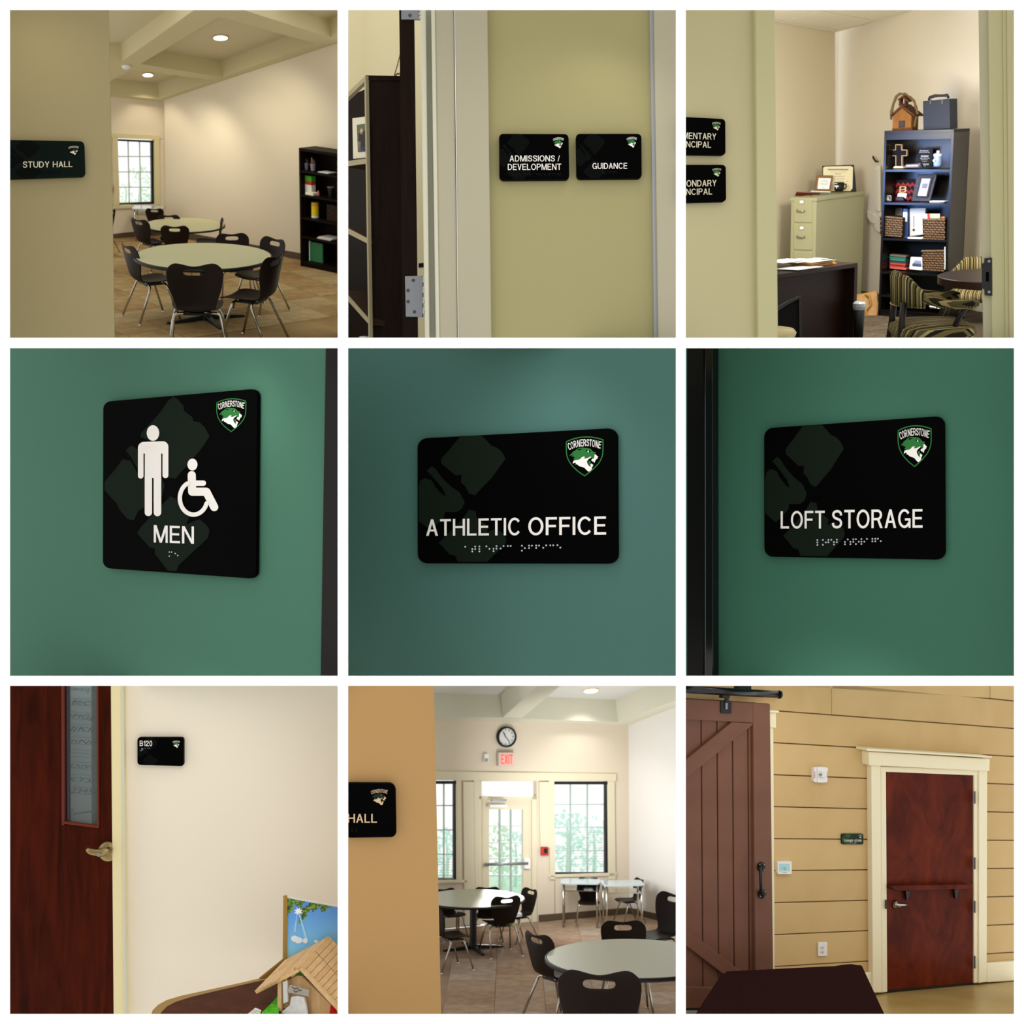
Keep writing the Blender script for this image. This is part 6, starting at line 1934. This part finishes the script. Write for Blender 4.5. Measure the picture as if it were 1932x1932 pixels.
# on top of the bookcase
ptp = pcase.off(-dep.length * .3)
t = thing('birdhouse', 'rustic wooden schoolhouse birdhouse with a twig handle', 'birdhouse', ptp.hit(1701, 247))
old = mat('weathered_wood', '6b4420', .8, .1, wood=((14, 14, 3), '815528'))
rust = mat('rusty_roof', '52301a', .8, .1, noise=(20, '3c2414'))
MB().prism([ptp.hit(*p) for p in Z2((440, 480), (570, 345), (720, 470), (716, 690), (430, 692))], dv * .16).build('body', old, t)
for q in (((398, 462), (570, 300), (578, 344), (404, 482)), ((570, 300), (775, 462), (772, 482), (566, 344))):
    MB().prism([ptp.off(.02).hit(*p) for p in Z2(*q)], dv * .2).build('roof', rust, t)
for q in (((530, 212), (556, 200), (556, 300), (530, 312)), ((612, 200), (636, 212), (636, 312), (612, 300)), ((530, 286), (636, 286), (640, 320), (526, 320))):
    MB().prism([ptp.off(.0).hit(*p) for p in Z2(*q)], dv * .06).build('cupola_post', rust, t)
for q in (((512, 218), (585, 162), (588, 192), (516, 236)), ((585, 162), (672, 240), (660, 262), (582, 192))):
    MB().prism([ptp.off(.015).hit(*p) for p in Z2(*q)], dv * .09).build('cupola_roof', rust, t)
MB().lathe(ptp.off(-.03).hit(*Z2((582, 285))[0]), hn, [(2.2 * kk, 0), (1.6 * kk, 3 * kk), (.4 * kk, 5 * kk)], 10).build('bell', M['black_metal'], t)
slab('doorway_frame', Z2((530, 545), (620, 540), (620, 650), (526, 655)), ptp.off(.004), .01, rust, t)
slab('doorway', Z2((545, 562), (606, 560), (606, 636), (545, 640)), ptp.off(.007), .004, M['black_plastic'], t)
MB().prism([ptp.off(.03).hit(*p) for p in Z2((426, 668), (730, 650), (740, 690), (430, 700))], dv * .1).build('porch', rust, t)
twig = mat('twig', '5d4a30', .9, .05)
for o_ in (0, 9, -8):
    MB().tube([ptp.off(-.05).hit(*p) for p in Z2((412, 520 + o_), (420 + o_, 400), (450, 280 + o_), (495 + o_, 175), (545, 138 + o_), (620, 140 - o_), (700 - o_, 190), (765, 250 + o_), (790 + o_, 350), (812 - o_, 420), (790, 520), (765 + o_, 640))], .011, 6).build('twig_handle', twig, t, smooth=True)
t = thing('storage_box', 'navy black box with rope handle on top of the bookcase', 'box', ptp.hit(1767, 243))
navy = mat('navy_box', '151a26', .4, .15)
e = [ptp.hit(*p) for p in Z2((893, 250), (1305, 210), (1312, 668), (900, 690))]
MB().prism(e, dv * (21 * kk / max(.2, dv.x))).build('body', navy, t, bevel=.006)
for x in (1012, 1190):
    slab('clasp', Z2((x - 16, 228), (x + 16, 224), (x + 14, 290), (x - 14, 292)), ptp.off(.006), .008, M['black_metal'], t)
for o_ in (0, 14):
    MB().tube([ptp.off(-.06).hit(*p) for p in Z2((985, 222 + o_), (1000, 186 + o_), (1080, 160 + o_), (1180, 166 - o_ * .3), (1270, 152 + o_), (1284, 190 + o_))], .012, 8).build('rope_handle', M['black_plastic'], t, smooth=True)
# cool window daylight on the bookcase front
mid = A + wv * .4 + hn * H * .75
dd = (mid - CAM).normalized()
rf_ = dd - 2 * dd.dot(pcase.n) * pcase.n
lamp('SPOT', 'window_daylight', mid + rf_ * 1.7, mid, 210, (.25, .45, 1), .35, 46, .5)

# round table and striped chairs
M['table_d'] = mat('dark_round_top', '2f1c14', .35, .15, wood=((3, 24, 3), '3a241a'))
STR = [(0, '75663f'), (.12, '262218'), (.24, '9a8757'), (.34, '4c482e'), (.5, '1a1712'), (.58, '8a774c'), (.7, '595438'), (.82, 'b09c6c'), (.9, '24201a')]
M['striped_x'] = mat('striped_fabric_x', '8a7648', .8, .1, stripes=(10, STR, (1, .12, 0)))
M['striped_y'] = mat('striped_fabric_y', '8a7648', .8, .1, stripes=(7.5, STR, (.75, .75, 0)))
M['chair_wood'] = mat('chair_dark_wood', '1c100b', .35, .3)


def put_local(o, room, P, yaw, s):
    m = room.basis(yaw).to_4x4()
    m.translation = P
    o.matrix_world = m @ Matrix.Scale(s, 4)


def captain_chair(label):
    t = thing('captain_chair', label, 'chair', group='striped captain chairs')
    b = MB()                                             # wrap-around padded back
    n = 16
    for k in range(n + 1):
        a = math.radians(198 + 144 * k / n)
        e = abs(k / n - .5) * 2
        top = .80 - .13 * max(0, e - .55) / .45
        for r, z in ((.285, .56), (.30, top - .02), (.285, top + .01), (.25, top), (.235, .58)):
            b.v.append(V((r * math.cos(a), r * math.sin(a) - .02, z)))
    for k in range(n):
        for j in range(5):
            b.f.append((k * 5 + j, (k + 1) * 5 + j, (k + 1) * 5 + (j + 1) % 5, k * 5 + (j + 1) % 5))
    b.f += [(0, 1, 2, 3, 4), tuple(n * 5 + j for j in (4, 3, 2, 1, 0))]
    b.build('backrest', M['striped_y'], t, smooth=True)
    for sx in (-1, 1):
        MB().tube([(sx * .268, -.12, .64), (sx * .275, 0, .60), (sx * .28, .12, .585), (sx * .275, .23, .585), (sx * .26, .28, .58)], [.042, .04, .04, .042, .03], 10, .8).build('arm_pad', M['striped_x'], t, smooth=True)
        nb = MB()
        for k in range(16):
            p = V((sx * (.318 - .01 * (k > 10)), -.08 + .34 * k / 15, .572))
            nb.lathe(p, (sx, 0, 0), [(.006, 0), (.004, .006)], 6)
        o = nb.build('nail_heads', M['brass'], t)
        o['kind'] = 'stuff'
        MB().tube([(sx * .265, .2, .57), (sx * .25, .16, .5), (sx * .235, .12, .40), (sx * .24, .16, .2), (sx * .25, .22, 0)], [.026, .024, .024, .022, .02], 8).build('leg', M['chair_wood'], t, smooth=True)
        MB().tube([(sx * .17, -.25, .6), (sx * .18, -.26, .4), (sx * .2, -.31, 0)], [.024, .026, .02], 8).build('leg', M['chair_wood'], t, smooth=True)
    nb = MB()
    for k in range(34):
        a = math.radians(200 + 140 * k / 33)
        nb.lathe((.286 * math.cos(a), .286 * math.sin(a) - .02, .568), (math.cos(a), math.sin(a), 0), [(.006, 0), (.004, .006)], 6)
    o = nb.build('nail_heads', M['brass'], t)
    o['kind'] = 'stuff'
    sb = MB()
    for z, r in ((.28, .22), (.30, .28), (.35, .31), (.40, .295), (.43, .23), (.445, .08)):
        for k in range(24):
            a = 2 * math.pi * k / 24
            c, s_ = math.cos(a), math.sin(a)
            q = r / (abs(c) ** 4 + abs(s_) ** 4) ** .25
            sb.v.append(V((q * c, q * s_ + .01, z)))
    for i in range(5):
        for k in range(24):
            sb.f.append((i * 24 + k, i * 24 + (k + 1) % 24, (i + 1) * 24 + (k + 1) % 24, (i + 1) * 24 + k))
    sb.f += [tuple(range(23, -1, -1)), tuple(5 * 24 + k for k in range(24))]
    sb.build('seat', M['striped_x'], t, smooth=True)
    return t


def cap_put(label, px, py, ppm, yaw):
    """back top centre at (px, py); ppm = pixels per metre"""
    s = 1.0
    for _ in range(6):
        h = .80 * s
        d = ray(px, py)
        pl = Plane(R3.p + R3.u * h, R3.u)
        Q = pl.hit(px, py)
        s = ppm * Q.y / F
    P = Q - R3.basis(yaw) @ V((0, -.29, .80)) * s
    P = P - R3.u * (P - R3.p).dot(R3.u)
    o = captain_chair(label)
    put_local(o, R3, P, yaw, s)
    return o


cap_put('striped captain chair pulled up to the dark round table', 1688, 514, 245, 80)
cap_put('striped captain chair behind the dark round table', 1850, 486, 146, 200)
t = thing('round_table', 'dark brown round table inside the office door', 'table')
MB().lathe((0, 0, 0), (0, 0, 1), [(.49, .675), (.51, .68), (.51, .735), (.50, .74)], 64).build('tabletop', M['table_d'], t)
MB().lathe((0, 0, 0), (0, 0, 1), [(.05, .02), (.05, .70)], 14).build('column', M['chair_wood'], t)
for k in range(4):
    a = math.radians(90 * k + 30)
    MB().tube([(0, 0, .08), (.3 * math.cos(a), .3 * math.sin(a), .04), (.4 * math.cos(a), .4 * math.sin(a), .02)], [.035, .03, .02], 8).build('foot', M['chair_wood'], t)
s = 1.0
for _ in range(6):
    Q = R3.hit(1896, 519, .74 * s)
    s = 122 * Q.y / F / .51
put_local(t, R3, Q - R3.u * .74 * s, 0, s)
